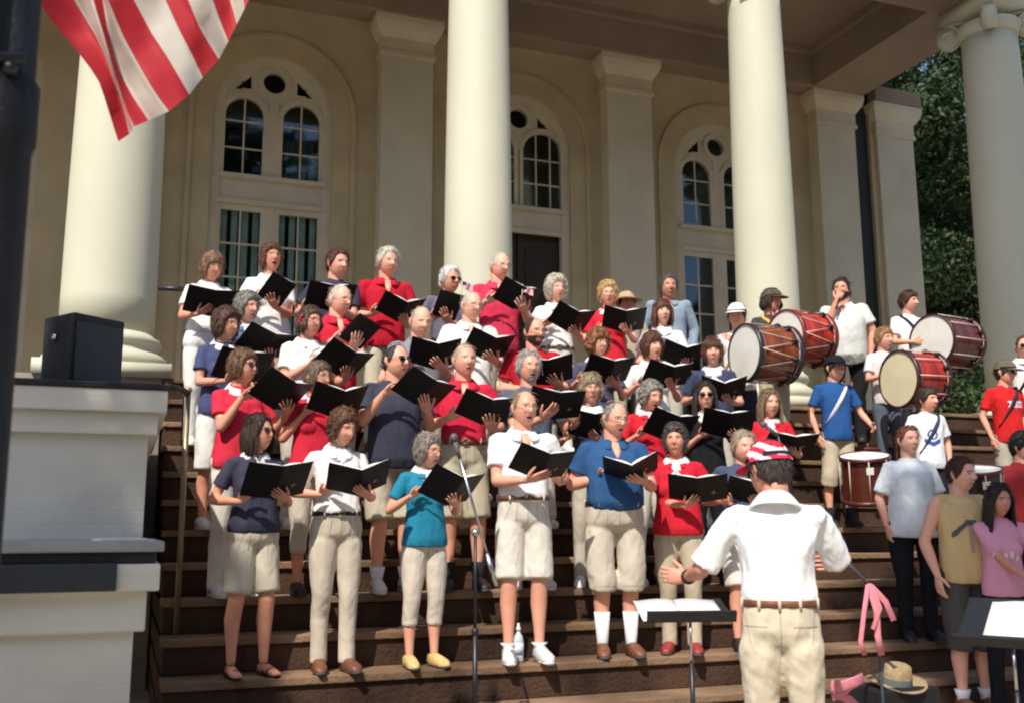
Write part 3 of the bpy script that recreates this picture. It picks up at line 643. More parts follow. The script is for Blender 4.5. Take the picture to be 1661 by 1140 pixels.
        for q, sx in (('R', -1), ('L', 1)):
            S0, el, wr, *_ = pos[q]; kb = s*(.9 if fem or kid else 1.04)*(.66+.34*bulk)
            if topk == 'tank': sb.capsule([V(sx*.07, .012, 1.45), S0+Vector((-sx*.02*s, 0, .012*s))], [.045*s, .056*s], n=12)
            elif sl_ > 1:
                fdn = wr-el; sb.ell(S0, (.068*kb, .068*kb, .062*kb), 9); sb.capsule([V(sx*.05, .012, 1.45), S0+V(0, 0, .005), S0.lerp(el, .5), el, el+fdn*.5, el+fdn*.93], [.05*s, .066*kb, .062*kb, .056*kb, .048*kb, .042*kb], n=14)
            else:
                e1 = S0.lerp(el, sl_); sb.ell(S0+V(-sx*.010, 0, -.006), (.056*kb, .060*kb, .052*kb), 9); sb.capsule([V(sx*.045, .014, 1.452), V(sx*shw*.60, .012, 1.430), S0+V(-sx*.012, 0, .004)], [(.040*s, .036*s), (.046*s, .040*s), .044*kb], n=14); sb.tube([S0.lerp(el, -.05), S0.lerp(el, sl_*.5), S0.lerp(el, sl_*.8), e1], [.054*kb, .060*kb, .063*kb, .068*kb], n=16)
        rs = remesh(sb, .0105*s, 5, .5, fold*s, fs=foldfs, seed=sd)
        shirt = rs.build('shirt', fab(top), root)
        if topk == 'polo':
            cb = MB(); n = 26; r1, r2 = .066, .094
            prof = [(.064, 1.48, 0), (.068, 1.520, 0), (.075, 1.524, 0), (.116, 1.474, 0), (.116, 1.462, 0)]
            if fem: prof = [(a*.92, b, c) for a, b, c in prof]
            ringset = []
            for i in range(n+1):
                a = math.pi*(.10+1.80*i/n); ef = 1-sm(.0, .45, min(i, n-i)/n)
                ringset.append([V((q[0]*(1+.10*ef))*math.sin(a)*1.02, -(q[0]*(1.0+.22*ef))*math.cos(a)+.016, q[1]-.045*ef-.012*math.cos(a)*1) for q in prof])
            cb.rings(ringset, close=True); cb.build('collar', fab(top if neck is None or neck == 'scarf' else neck), shirt)
            if not fem:
                pk = MB(); yy = -(.117*by+.006)*s
                pk.box((-.014*s, -.004, 1.23*s), (.014*s, .004, 1.35*s), mtx=Matrix.Translation((0, yy, 0))); pk.build('placket', fab(top), shirt, bevel=.002)
        if neck == 'scarf':
            cb = MB(); n = 30
            for i in range(n+1):
                a = math.pi*2*i/n
            prof = [(.056, 1.48), (.066, 1.516), (.084, 1.502), (.106, 1.466), (.112, 1.448), (.09, 1.44)]
            rr_ = []
            for i in range(n):
                a = 2*math.pi*i/n; fr = max(0, math.cos(a)); rw = 1+.015*math.sin(i*1.3+sd)
                rr_.append([V(q[0]*math.sin(a)*1.05*rw, -q[0]*math.cos(a)*(1+.12*fr)*rw+.014, q[1]-.055*fr*(q[0]/.1)-.002*math.sin(i*1.9)) for q in prof])
            rr_.append(rr_[0]); cb.rings(rr_, close=True, cap=False)
            kx = V(0, -.128*by-.01, 1.385); cb.ell(kx, (.018*s, .014*s, .016*s), 6)
            for sx in (-1, 1): cb.capsule([kx, kx+V(sx*.022, -.012, -.030), kx+V(sx*.034, -.008, -.06)], [(.010*s, .006*s), (.017*s, .006*s), (.010*s, .004*s)], n=8)
            cb.build('neck_scarf', mat('scarf_print', (.62, .60, .62), .9, .1, 55, .2, 50, col2=(.82, .80, .79)), root)
        elif neck is not None and topk == 'tee':
            cb = MB(); rg = [V(.062*math.sin(a), -.068*math.cos(a)+.014, 1.470-.02*math.cos(a)) for a in [2*math.pi*i/24 for i in range(25)]]; cb.tube(rg, [.0075*s], n=6); cb.build('neckband', fab(neck), shirt)
    # ---- trousers / shorts
    if bottomk:
        pb = MB(); top_z = 1.05 if tuck else .99; wv = .160 if tuck else .158
        hp = 1.0 if not fem else 1.07
        pb.tube([V(0, -.006, top_z), V(0, 0, .97), V(0, .006, .91), V(0, .008, .865), V(0, .006, .835)], [(wv*bx*s, (.118+belly*.6)*by*s), (.168*bx*hp*s, (.120+belly*.3)*by*s), (.172*bx*hp*s, .118*by*s), (.150*bx*hp*s, .098*by*s), (.10*bx*s, .06*s)], side=(1, 0, 0), n=26, power=2.25)
        hz = hem if hem is not None else {'shorts': .50, 'trousers': .055, 'capri': .30, 'longshorts': .44}[bottomk]
        for sx in (-1, 1):
            ax, ay = an[sx]; kb = s*(.72+.28*bulk)*(.9 if kid else 1); full = bottomk == 'trousers'
            tabx = [(.055, ax, .012+ay), (.20, ax, .012+ay), (.36, ax, .010+ay), (.5, ax*.98, -.018+ay*.5), (.64, sx*.095*bx, -.008), (.84, sx*.086*bx, .004), (.90, sx*.080*bx, .004)]
            zz = [.90, .84, .72, .6, .5, .36, .2, .055]; zz = [q for q in zz if q > hz+.03]+[hz]
            pts = []; rad = []
            for q in zz:
                x_ = lerp_tab(q, [(a, b) for a, b, c in tabx]); y_ = lerp_tab(q, [(a, c) for a, b, c in tabx])
                pts.append(V(x_, y_, q))
                if full or bottomk == 'capri': rd = lerp_tab(q, [(.05, .058), (.2, .056), (.36, .061), (.5, .066), (.64, .084), (.84, .100), (.90, .090)])
                else: rd = lerp_tab(q, [(.4, .094), (.5, .093), (.64, .094), (.84, .101), (.90, .092)])
                rad.append((rd*kb, rd*kb*(1.04)))
            pb.tube(pts, rad, side=(1, 0, 0), n=18)
        rp = remesh(pb, .0115*s, 9, .5, fold*s*.9, fs=(12, 12, 5), seed=sd+50)
        tr = rp.build('trousers' if bottomk in ('trousers', 'capri') else 'shorts', fab(bottom), root)
        if belt:
            bb = MB(); n = 36; rr_ = []
            for i in range(n+1):
                a = 2*math.pi*i/n; cx_, sy_ = math.sin(a), -math.cos(a)
                cx_ = math.copysign(abs(cx_)**.9, cx_); sy_ = math.copysign(abs(sy_)**.9, sy_)
                x_, y_ = (wv*bx+.004)*cx_, (.118*by+belly*.6*by+.006)*sy_-.006
                rr_.append([V(x_, y_, 1.025), V(x_*1.035, y_*1.035, 1.027), V(x_*1.035, y_*1.035, 1.055), V(x_, y_, 1.057)])
            bb.rings(rr_); bo = bb.build('belt', mSHOEB if belt == 'brown' else mSHOEK, root)
            bk = MB(); yy = -(.118*by+belly*.6*by+.022)*s
            for (a, b_) in (((-.022, 1.022), (.022, 1.028)), ((-.022, 1.054), (.022, 1.060)), ((-.022, 1.028), (-.017, 1.054)), ((.017, 1.028), (.022, 1.054))): bk.box((a[0]*s, yy, a[1]*s), (b_[0]*s, yy+.005, b_[1]*s))
            bk.build('buckle', mGOLDB, bo)
            for a in (-2.6, -1.9, -.7, .7, 1.9, 2.6, 3.14):
                x_, y_ = (wv*bx+.004)*math.sin(a)*1.05, -(.118*by+belly*.6*by+.006)*math.cos(a)*1.05-.006
                bk = MB(); bk.box((x_*s-.006, y_*s-.006, 1.015*s), (x_*s+.006, y_*s+.006, 1.066*s)); bk.build('belt_loop', fab(bottom), tr)
        if seams:
            from mathutils.bvhtree import BVHTree
            bvp = BVHTree.FromPolygons(rp.v, rp.f); sg = -1 if seams == 'front' else 1
            def seam(pl, w_=.0016):
                pp = []
                for (a, b_) in pl:
                    h_ = bvp.ray_cast(Vector((a*s, sg*1., b_*s)), Vector((0, -sg, 0)))
                    if h_[0]: pp.append(h_[0]+Vector((0, sg*.0006, 0)))
                if len(pp) > 1:
                    q = MB(); q.tube(pp, [w_*s], n=5); q.build('seam', fab(tuple(c*.55 for c in bottom), 'seam_thread'), tr)
            W = .15*bx; zt = top_z-.02
            if seams == 'front':
                seam([(.004, zt-.01*i) for i in range(16)]); 
                for sx in (-1, 1):
                    seam([(sx*(W*.62+.0045*i), zt-.013*i) for i in range(11)]); seam([(sx*.062*bx+sx*.001*i, zt-.02*i) for i in range(8)])
                    hz0 = hz+.022; seam([(an[sx][0]*.98+.012*i, hz0) for i in range(-6, 7)], .0011)
            else:
                seam([(0, zt-.012*i) for i in range(18)])
                for sx in (-1, 1):
                    seam([(sx*(.055+.01*i), zt-.085) for i in range(11)], .0022); seam([(sx*(W*.99-.002*i), zt-.02*i) for i in range(9)])
    # ---- shoes and socks
    for sx in (-1, 1):
        ax, ay = an[sx]; msh = {'white': mSHOEW, 'brown': mSHOEB, 'black': mSHOEK, 'clog': mSHOET, 'red': mSHOER, 'sandal': mSHOEK}[sh]
        b_ = MB(); tx = sx*.022
        if sh == 'sandal' :
            b_.tube([V(ax, ay+.085, .012), V(ax, ay+.0, .012), V(ax+tx*.7, ay-.11, .010), V(ax+tx, ay-.185, .010)], [(.03*s, .011*s), (.033*s, .011*s), (.046*s, .010*s), (.022*s, .008*s)], side=(1, 0, 0), n=12)
            for yy, zz_, ww in ((-.10, .058, .040), (-.03, .082, .034), (.03, .10, .033)):
                b_.tube([V(ax+tx*.5+ww*math.cos(a), ay+yy, .012+(zz_-.012)*math.sin(a)) for a in [math.pi*i/8 for i in range(9)]], [(.011*s, .003*s)], side=(0, 1, 0), n=6)
        else:
            hi = .062 if sh in ('brown', 'black', 'clog', 'red') else .074
            b_.tube([V(ax, ay+.085, .04), V(ax, ay+.07, .042), V(ax, ay+.01, .046), V(ax+tx*.5, ay-.07, .038), V(ax+tx, ay-.14, .028), V(ax+tx*1.1, ay-.19, .02)], [(.02*s, .025*s), (.035*s, hi*.78*s), (.040*s, hi*.95*s), (.046*s, .048*s), (.048*s, .035*s), (.022*s, .014*s)], side=(1, 0, 0), n=14, power=2.6)
            b_.v = [(v[0], v[1], max(v[2], .004)) for v in b_.v]
        so_ = b_.build('shoe', msh, root)
        if sh not in ('sandal',):
            b_ = MB(); b_.tube([V(ax, ay+.090, .011), V(ax, ay+.06, .011), V(ax+tx*.3, ay-.02, .011), V(ax+tx*.9, ay-.12, .011), V(ax+tx*1.1, ay-.198, .011)], [(.022*s, .011*s), (.038*s, .011*s), (.038*s, .011*s), (.051*s, .011*s), (.024*s, .011*s)], side=(1, 0, 0), n=12, power=3)
            b_.build('sole', mSHOEW if sh == 'white' else mRUB, so_)
            if sh == 'white':
                b_ = MB()
                for q in range(4): zc = .088-.012*q; b_.tube([V(ax-.022, ay-.02-.025*q, zc-.004), V(ax+tx*.3, ay-.03-.025*q, zc+.006), V(ax+.026, ay-.02-.025*q, zc-.004)], [.0035*s], n=5)
                b_.box((ax*s-.047*s, (ay-.03)*s, .03*s), (ax*s-.0445*s, (ay+.02)*s, .055*s)); b_.build('lace', mat('grey_lace', (.2, .22, .26), .8), so_)
        if sock:
            b_ = MB(); b_.tube([V(ax, ay+.012, .05), V(ax, .012+ay, .10), V(ax, .012+ay, sock)], [(.036*s, .042*s), (.039*s, .045*s), (.054*s*(.75+.25*bulk), .056*s*(.75+.25*bulk))], side=(1, 0, 0), n=12); b_.build('sock', fab((.72, .72, .74) if sh != 'black' else (.02, .02, .025)), root)
    # ---- hats
    if hat:
        kind, colr = hat; hb = MB(); pts = []; nu, nv = 80, 34
        for i in range(nv+1):
            e = R_(22 if kind != 'bandana' else 20)+(math.pi/2-R_(22))*i/nv
            for j in range(nu):
                a = -math.pi+2*math.pi*j/nu; p = head_pt(a, e-(.14 if math.cos(a) < 0 else 0)*(1-i/nv), PH); d = p.normalized(); pts.append(HX @ (p+d*(.026-.010*(i/nv)**3)))
        fs = [(i*nu+j, i*nu+(j+1) % nu, (i+1)*nu+(j+1) % nu, (i+1)*nu+j) for i in range(nv) for j in range(nu)]
        if kind == 'stripe':
            ms = []
            for i in range(nv):
                for j in range(nu): p = (HX.inverted() @ pts[i*nu+j]); ms.append(int((p.z*.9+p.y*.35+.02*math.cos(p.x*20)+.30)/.027) % 2)
            hb.add(pts, fs, ms); mts = [fab((.62, .03, .07)), fab((.78, .74, .74))]
        else: hb.add(pts, fs, 0); mts = [fab(colr)]
        ho = hb.build('cap', mts, root)
        if kind in ('cap', 'stripe'):
            vb = MB(); ring0 = []; ring1 = []
            for j in range(17):
                a = R_(-62+124*j/16); p = head_pt(a, R_(22), PH); d = Vector((math.sin(a), -math.cos(a), 0)); w_ = .012+.075*math.cos(a*1.35)
                ring0.append([HX @ (p+d*.012), HX @ (p+d*(.016+w_*.6)+Vector((0, 0, -.006))), HX @ (p+d*(.016+w_)+Vector((0, 0, -.022*math.cos(a)))), HX @ (p+d*(.014+w_)+Vector((0, 0, -.028*math.cos(a)))), HX @ (p+d*.012+Vector((0, 0, -.008)))])
            vb.rings(ring0); vb.build('visor', mts[0], ho)
        if kind == 'straw':
            vb = MB(); rr_ = []
            for j in range(33):
                a = 2*math.pi*j/32; p = head_pt(a, R_(22), PH); d = Vector((math.sin(a), -math.cos(a), 0)); rr_.append([HX @ (p+d*.01), HX @ (p+d*.10+Vector((0, 0, -.01))), HX @ (p+d*.10+Vector((0, 0, -.014))), HX @ (p+d*.01+Vector((0, 0, -.006)))])
            vb.rings(rr_, cap=False); vb.build('brim', mts[0], ho)
    if strap:   # shoulder strap across the chest
        cl, sgn = strap; b_ = MB(); pts = []
        from mathutils.bvhtree import BVHTree
        bv = BVHTree.FromPolygons(rs.v, rs.f)
        for i in range(15):
            t = i/14; xx = sgn*(.105-.27*t)*s; zz = (1.452-.44*t)*s; h_ = bv.ray_cast(Vector((xx, -1, zz)), Vector((0, 1, 0)))
            if h_[0]: pts.append(h_[0]+Vector((0, -.006, 0)))
        pts = [V(sgn*.115, .0, 1.478), V(sgn*.112, -.035, 1.472)]+pts
        b_.tube(pts, [(.021*s, .003*s)], side=(1, .0, .55), n=6); b_.build('strap', fab(cl), root)
    return dict(root=root, M=MW, MI=MI, s=s, H=H, pos=pos, by=by, rz=rz, HX=HX, P=(X0, Y, z0), PH=PH)
# ------------------------------------------------------------------ choir binders (shared meshes)
def _cover(sgn):
    b = MB(); b.box((.008 if sgn > 0 else -.235, -.002, -.145), (.235 if sgn > 0 else -.008, .002, .145)); return b.data('cover', mBLK, False)
D_R, D_L = _cover(1), _cover(-1)
_b = MB(); _b.box((-.010, -.003, -.146), (.010, .001, .146)); D_S = _b.data('spine', mBLK, False)
def _pages(sgn, th=.017):
    b = MB(); n = 10; rr_ = []
    for i in range(n+1):
        t = i/n; x = sgn*(.004+.212*t); y = .003+th*math.sin(math.pi*min(1, t*1.2+.12))*.9
        rr_.append([Vector((x, .0025, -.132)), Vector((x, .0025, .140)), Vector((x, y+.004, .140)), Vector((x, y+.004, -.132))])
    b.rings(rr_); return b.data('pages', mPAGE, False)
D_PR, D_PL = _pages(1), _pages(-1, .012)
_b = MB()
for a in (0, 90, 45, 135):
    L_ = .026 if a in (0, 90) else .014
    _b.box((-L_, -.0012, -.0016), (L_, .0, .0016), mtx=Matrix.Rotation(R_(a+12), 4, 'Y') @ Matrix.Translation((0, -.0003*(a/45), 0)))
_b.tube([(0.011*math.cos(2*math.pi*i/16), -.001, .011*math.sin(2*math.pi*i/16)) for i in range(17)], [.0012], n=5, side=(0, 1, 0))
D_E = _b.data('emblem', mGOLD, False)
nbind = [0]; BLAB = {}
def make_binder(BM, opn, who, half_=0):
    e = bpy.data.objects.new('choir_binder', None); COL.objects.link(e); e.empty_display_size = .1; e.matrix_world = BM
    lab = 'open black binder held by ' + WHO[who]
    tag(e, lab, 'binder', 'black music binders held by the choir')
    def ch(n, d, rot=0, loc=(0, 0, 0), par=None):
        o = bpy.data.objects.new(n, d); COL.objects.link(o); o.parent = par or e; o.rotation_euler.z = R_(rot); o.location = loc; return o
    o2 = opn
    e.scale = (.87, .87, .87); cl = ch('cover', D_L, -o2); cr = ch('cover', D_R, o2 if not half_ else 170); ch('spine', D_S); ch('pages', D_PL, 0, par=cl)
    if not half_: ch('pages', D_PR, 0, par=cr)
    if not half_: ch('emblem', D_E, 0, (.125, -.0022, -.045), cr)
    nbind[0] += 1; return e
WHO = {}
GR = 'choir singers standing in rows on the steps'
def C(who, rest, px, py, k, **kw):
    lab = 'person, '+who+(' '+rest if rest else ''); WHO[lab] = 'the '+who
    kw.setdefault('group', GR)
    if k <= 2: kw.setdefault('seams', 'front')
    return person(lab, px, py, k, **kw)
HB = (.075, .035, .018); HD = (.030, .016, .010); HK = (.012, .010, .010); HG = (.30, .28, .25); HW = (.62, .60, .55); HBG = (.16, .12, .085); HAUB = (.20, .075, .03); HBL = (.42, .30, .16); HGD = (.12, .11, .105)
def bd(x, y, roll=0, tilt=42, sup='L', **k): return dict(bx_=x, by_=y, roll=roll, tilt=tilt, sup=sup, **k)
# front row
C('woman with dark bob and sunglasses in navy top', 'and khaki shorts', 418, 672, 0, face=22, look=(30, -4), bulk=1.04, skin=1, hair=('long', 'flat', .016, HD, .15), top=(.045, .045, .075), neck='scarf', bottom=(.58, .52, .42), bottomk='shorts', hem=.545, shem=.955, sh='sandal', glasses='sun', binder=bd(452, 782, -3, 30, 'L', opn=12), mouth=.15, breast=1.1)
C('curly brown-haired woman in white polo', 'with black belt and long khaki trousers', 550, 662, 0, face=15, look=(22, 16), bulk=1.02, hair=('woman', 'curly', .020, (.10, .045, .02), 0), top=WHITE, topk='polo', neck='scarf', tuck=True, belt='black', bottom=(.57, .50, .40), bottomk='trousers', sh='brown', binder=bd(584, 783, -8, 42, 'L', opn=22), mouth=.1)
C('gray-haired woman in teal top', 'and off-white capri trousers', 690, 703, 0, face=22, look=(26, 4), bulk=1.02, hair=('woman', 'tuft', .016, (.22, .19, .16), 0), top=(.02, .20, .32), neck='scarf', bottom=(.62, .55, .46), bottomk='capri', sh='clog', glasses='wire', binder=bd(738, 797, 12, 35, 'L', opn=24), mouth=.35)
C('balding man in white polo and off-white shorts', 'with white sneakers in the front row', 848, 632, 0, face=12, look=(14, 2), sex='m', bulk=1.02, hair=('balding', 'flat', .007, (.30, .20, .13), 0), top=(.84, .83, .81), topk='polo', tuck=True, belt='brown', bottom=(.66, .62, .55), bottomk='shorts', hem=.515, sh='white', sock=.12, glasses='wire', binder=bd(882, 756, 12, 40, 'R', opn=18), mouth=.75, fold=.006)
C('stout gray-haired man in royal blue polo', 'with white crew socks and khaki shorts', 993, 650, 0, face=12, look=(20, 10), sex='m', bulk=1.22, belly=.02, hair=('balding', 'flat', .008, (.26, .22, .19), 0), top=(.028, .085, .21), topk='polo', tuck=True, belt='black', bottom=(.56, .50, .41), bottomk='longshorts', hem=.455, sh='brown', sock=.30, glasses='wire', binder=bd(1025, 768, -12, 62, 'L', opn=26), mouth=.55, fold=.006)
C('woman with short dark gray hair in long red top', 'beside the conductor', 1095, 688, 0, face=-2, look=(-4, -2), bulk=1.14, skin=1, hair=('woman', 'curly', .018, (.06, .052, .05), 0), top=RED, neck='scarf', bottom=(.50, .42, .31), bottomk='trousers', sh='red', binder=bd(1132, 795, 1, 38, 'R', opn=12), mouth=.1)
C('fair-haired singer in navy half hidden behind the conductor', '', 1203, 698, 0, face=15, look=(10, 4), bulk=1.15, sex='m', hair=('short', 'part', .012, (.34, .27, .2), 0), top=(.06, .075, .13), topk='tee', neck=(.7, .7, .7), bottom=(.66, .62, .56), bottomk='shorts', sh='black', binder=bd(1225, 800, 0, 45, 'L'), mouth=.3)
# second row
C('woman in bright red top and sunglasses', 'with white collar, leftmost of the second row', 392, 568, 2, face=25, look=(28, -2), bulk=1.12, skin=1, hair=('woman', 'tuft', .018, (.14, .075, .04), 0), top=(.58, .03, .06), topk='polo', neck=WHITE, bottom=(.68, .64, .56), bottomk='trousers', sh='white', glasses='sun', binder=bd(462, 642, 18, 35, 'L', opn=22), mouth=.2, breast=1.15)
C('short-haired woman with glasses in red top', 'in the second row', 513, 587, 2, face=20, look=(26, 0), bulk=1.12, skin=1, hair=('woman', 'part', .014, (.15, .10, .07), 0), top=(.58, .025, .05), topk='polo', neck=WHITE, bottom=(.55, .49, .39), bottomk='capri', sh='black', glasses='wire', binder=bd(552, 656, 0, 38, 'L', opn=24), mouth=.5)
C('dark-haired man in navy T-shirt and sunglasses', 'with khaki shorts', 640, 558, 2, face=18, look=(26, 0), sex='m', bulk=1.14, belly=.015, hair=('balding', 'flat', .010, (.035, .028, .024), 0), top=(.042, .045, .07), topk='tee', bottom=(.50, .44, .33), bottomk='shorts', sh='white', sock=.18, glasses='sun', binder=bd(690, 636, 24, 40, 'L', opn=14), mouth=.3)
C('tall balding man in crimson polo and brown belt', '', 752, 558, 2, face=8, look=(14, 0), sex='m', bulk=1.0, hair=('crew', 'flat', .007, (.42, .32, .22), 0), top=(.52, .02, .05), topk='polo', tuck=True, belt='brown', bottom=(.46, .41, .30), bottomk='shorts', sh='black', sock=.2, binder=bd(790, 668, 13, 40, 'L', opn=20), mouth=.4)
C('gray-haired man with goatee and glasses in slate shirt', 'behind the white polo man', 857, 570, 2, face=8, look=(12, -2), sex='m', bulk=1.06, hair=('short', 'tuft', .014, (.36, .34, .31), 0), top=(.09, .11, .15), topk='tee', neck=(.7, .68, .66), bottom=(.55, .52, .44), bottomk='shorts', sh='white', glasses='wire', beard=1, binder=bd(903, 658, 6, 35, 'R', opn=14), mouth=.7)
C('woman with glasses and light brown bob in navy', 'behind the blue polo man', 958, 607, 2, face=4, look=(4, 0), hair=('fringe', 'part', .020, (.27, .20, .13), .06), top=(.055, .055, .11), topk='tee', neck='scarf', bottom=(.5, .46, .38), bottomk='trousers', sh='white', glasses='wire', binder=bd(965, 692, 0, 35, 'L'), mouth=.2)
C('gray curly-haired woman looking down in red top', '', 1050, 617, 2, face=20, look=(18, 14), hair=('woman', 'curly', .017, (.24, .22, .20), 0), top=RED, neck='scarf', bottom=(.6, .57, .5), bottomk='trousers', sh='white', binder=bd(1092, 695, 12, 35, 'L', opn=18), mouth=.6)
C('dark long-haired woman in black top and sunglasses', '', 1142, 620, 2, face=4, look=(4, -2), bulk=1.04, hair=('long', 'part', .016, (.022, .014, .012), .25), top=(.012, .012, .014), topk='tee', neck='scarf', bottom=BLACK, bottomk='trousers', sh='black', glasses='sun', binder=bd(1182, 690, 6, 35, 'L', opn=16), mouth=.2)
C('long brown-haired woman in red top with patterned scarf', 'behind the conductor', 1245, 632, 2, face=12, look=(14, 2), bulk=1.08, hair=('long', 'part', .016, (.16, .10, .06), .23), top=RED, neck='scarf', bottom=(.03, .03, .035), bottomk='trousers', sh='black', binder=bd(1284, 722, 6, 50, 'L', opn=12), mouth=.4)
# third row
C('woman with wavy brown hair and glasses in navy', 'at the left rail', 365, 503, 4, face=22, look=(22, 2), bulk=1.08, skin=1, hair=('woman', 'wavy', .028, (.075, .035, .022), 0), top=(.06, .07, .15), topk='polo', neck=WHITE, bottom=(.72, .71, .67), bottomk='shorts', sh='white', glasses='wire', binder=bd(397, 595, 2, 30, 'R', opn=10), mouth=.15, hem=.47)
C('woman with red flower in pinned hair and white top', '', 500, 498, 4, face=18, look=(22, 2), bulk=1.14, skin=1, hair=('woman', 'part', .014, (.07, .04, .025), .07, 'flower'), top=(.78, .77, .74), topk='polo', neck='scarf', bottom=(.55, .50, .42), bottomk='trousers', sh='white', glasses='wire', binder=bd(562, 590, 20, 40, 'L', opn=22), mouth=.1, breast=1.2)
C('bald man in gray polo', 'holding a wide open binder in the third row', 680, 497, 4, face=10, look=(10, 14), sex='m', bulk=1.14, skin=2, hair=('bald', 'flat', .004, (.45, .36, .28), 0), top=(.22, .22, .26), topk='polo', bottom=(.52, .48, .40), bottomk='trousers', sh='white', binder=bd(707, 578, 0, 38, 'L', opn=22), mouth=.1)
C('balding bearded man with glasses in dark red shirt', '', 865, 515, 4, face=12, look=(16, 6), sex='m', bulk=1.1, hair=('balding', 'flat', .010, (.05, .025, .016), 0), top=(.42, .012, .025), topk='tee', bottom=(.5, .46, .38), bottomk='trousers', sh='white', glasses='wire', beard=2, binder=bd(890, 604, -10, 35, 'L', opn=14), mouth=.15)
C('woman with auburn curls and glasses in navy', 'with white neck scarf', 967, 535, 4, face=18, look=(18, 2), hair=('fringe', 'curly', .024, (.22, .085, .035), .05), top=(.075, .08, .13), topk='tee', neck='scarf', bottom=(.5, .46, .4), bottomk='trousers', sh='white', glasses='wire', binder=bd(990, 604, 4, 38, 'L', opn=20), mouth=.15)
C('woman with short reddish brown hair in white top', 'singing with open mouth', 1055, 540, 4, face=16, look=(18, 2), hair=('fringe', 'part', .022, (.10, .04, .025), 0), top=(.78, .77, .75), topk='polo', neck='scarf', bottom=(.5, .46, .4), bottomk='trousers', sh='white', binder=bd(1086, 612, 6, 42, 'L', opn=20), mouth=.65)
C('woman with short chestnut hair in navy and white scarf', 'below the first bass drum', 1155, 550, 4, face=2, look=(2, 2), hair=('fringe', 'part', .022, (.10, .042, .026), 0), top=(.045, .055, .11), topk='tee', neck='scarf', bottom=(.5, .46, .4), bottomk='trousers', sh='white', binder=bd(1174, 636, 4, 48, 'L', opn=24), mouth=.1)
C('gray-haired woman in light blue top', 'behind the navy woman at the left rail', 398, 475, 5, face=18, look=(24, 4), hair=('woman', 'wavy', .02, (.20, .19, .17), 0), top=(.10, .17, .30), neck='scarf', bottom=(.45, .38, .30), bottomk='trousers', sh='brown', binder=bd(434, 560, 14, 42, 'L', opn=16), mouth=.3)
C('bald man with glasses in red polo', 'holding his binder upright', 548, 462, 5, face=20, look=(22, 8), sex='m', skin=2, hair=('bald', 'flat', .005, (.5, .42, .35), 0), top=(.56, .02, .045), topk='polo', bottom=(.50, .44, .34), bottomk='trousers', sh='brown', glasses='wire', binder=bd(600, 548, 24, 35, 'L', half_=1, opn=4), mouth=.1)
C('bald man with glasses in white polo', 'in front of the tall column', 762, 473, 5, face=14, look=(16, 8), sex='m', bulk=1.08, skin=2, hair=('balding', 'flat', .005, (.48, .42, .36), 0), top=(.82, .81, .79), topk='polo', bottom=(.62, .60, .57), bottomk='trousers', sh='white', glasses='wire', binder=bd(796, 566, 10, 42, 'L', opn=24), mouth=.1)
C('smiling brown-haired woman in white scarf and top', '', 1073, 488, 6, face=8, look=(8, -2), skin=2, hair=('fringe', 'part', .018, (.10, .035, .022), .13), top=(.78, .77, .75), topk='polo', neck='scarf', bottom=(.5, .46, .4), bottomk='trousers', sh='white', binder=bd(1109, 580, 8, 42, 'L', opn=26), mouth=.25)
# back row
C('woman with short light brown hair in white polo', 'leftmost of the back row', 342, 412, 7, face=12, look=(14, 8), bulk=1.16, skin=1, hair=('fringe', 'tuft', .020, (.22, .12, .065), 0), top=(.80, .79, .77), topk='polo', neck='scarf', tuck=True, bottom=(.72, .71, .68), bottomk='trousers', sh='white', glasses='wire', binder=bd(344, 492, 2, 35, 'R', opn=10), mouth=.1)
C('woman in white singing with wide open mouth', 'in front of the left window', 440, 398, 7, face=10, look=(12, -8), bulk=1.12, skin=1, hair=('woman', 'tuft', .020, (.12, .05, .03), 0), top=(.78, .77, .75), topk='polo', neck='scarf', bottom=(.40, .31, .24), bottomk='trousers', sh='brown', glasses='wire', binder=bd(466, 480, 22, 35, 'L', opn=12, half_=1), mouth=.95)
C('brown-haired man in dark navy T-shirt', 'in the back row beside the window', 545, 405, 7, face=16, look=(18, 8), sex='m', hair=('short', 'part', .013, (.085, .035, .02), 0), top=(.045, .042, .065), topk='tee', bottom=(.4, .36, .3), bottomk='trousers', sh='brown', binder=bd(538, 484, 0, 35, 'L', opn=14), mouth=.05)
C('tall silver-haired man in crimson polo', 'with khaki trousers in front of the pilaster', 627, 403, 7, face=12, look=(14, 8), sex='m', hair=('short', 'part', .014, (.50, .45, .37), 0), top=(.45, .012, .03), topk='polo', bottom=(.55, .49, .38), bottomk='trousers', sh='brown', binder=bd(652, 506, 10, 48, 'L', opn=26), mouth=.05)
C('white-haired man in sunglasses and gray shirt', 'at the foot of the tall column', 728, 433, 7, face=16, look=(18, 4), sex='m', skin=1, hair=('short', 'tuft', .014, (.66, .64, .60), 0), top=(.13, .13, .17), topk='tee', bottom=(.05, .06, .10), bottomk='trousers', sh='white', glasses='sun', binder=bd(744, 500, 8, 30, 'L', opn=6, half_=1), mouth=.1)
C('balding man with glasses in loose pink-red polo', 'in front of the dark doorway', 808, 410, 7, face=14, look=(18, 10), sex='m', bulk=1.06, skin=2, hair=('bald', 'flat', .005, (.5, .44, .38), 0), top=(.60, .04, .09), topk='polo', bottom=(.45, .40, .33), bottomk='trousers', sh='white', glasses='wire', binder=bd(842, 484, 18, 38, 'L', opn=20), mouth=.2)
C('woman with puffy silver hair in white top', 'and white trousers by the doorway', 900, 450, 7, face=14, look=(16, 0), bulk=1.1, hair=('woman', 'wavy', .030, (.50, .46, .38), 0), top=(.80, .79, .77), topk='polo', neck='scarf', tuck=True, belt='brown', bottom=(.72, .73, .72), bottomk='trousers', sh='white', binder=bd(930, 522, 16, 42, 'L', opn=24), mouth=.4)
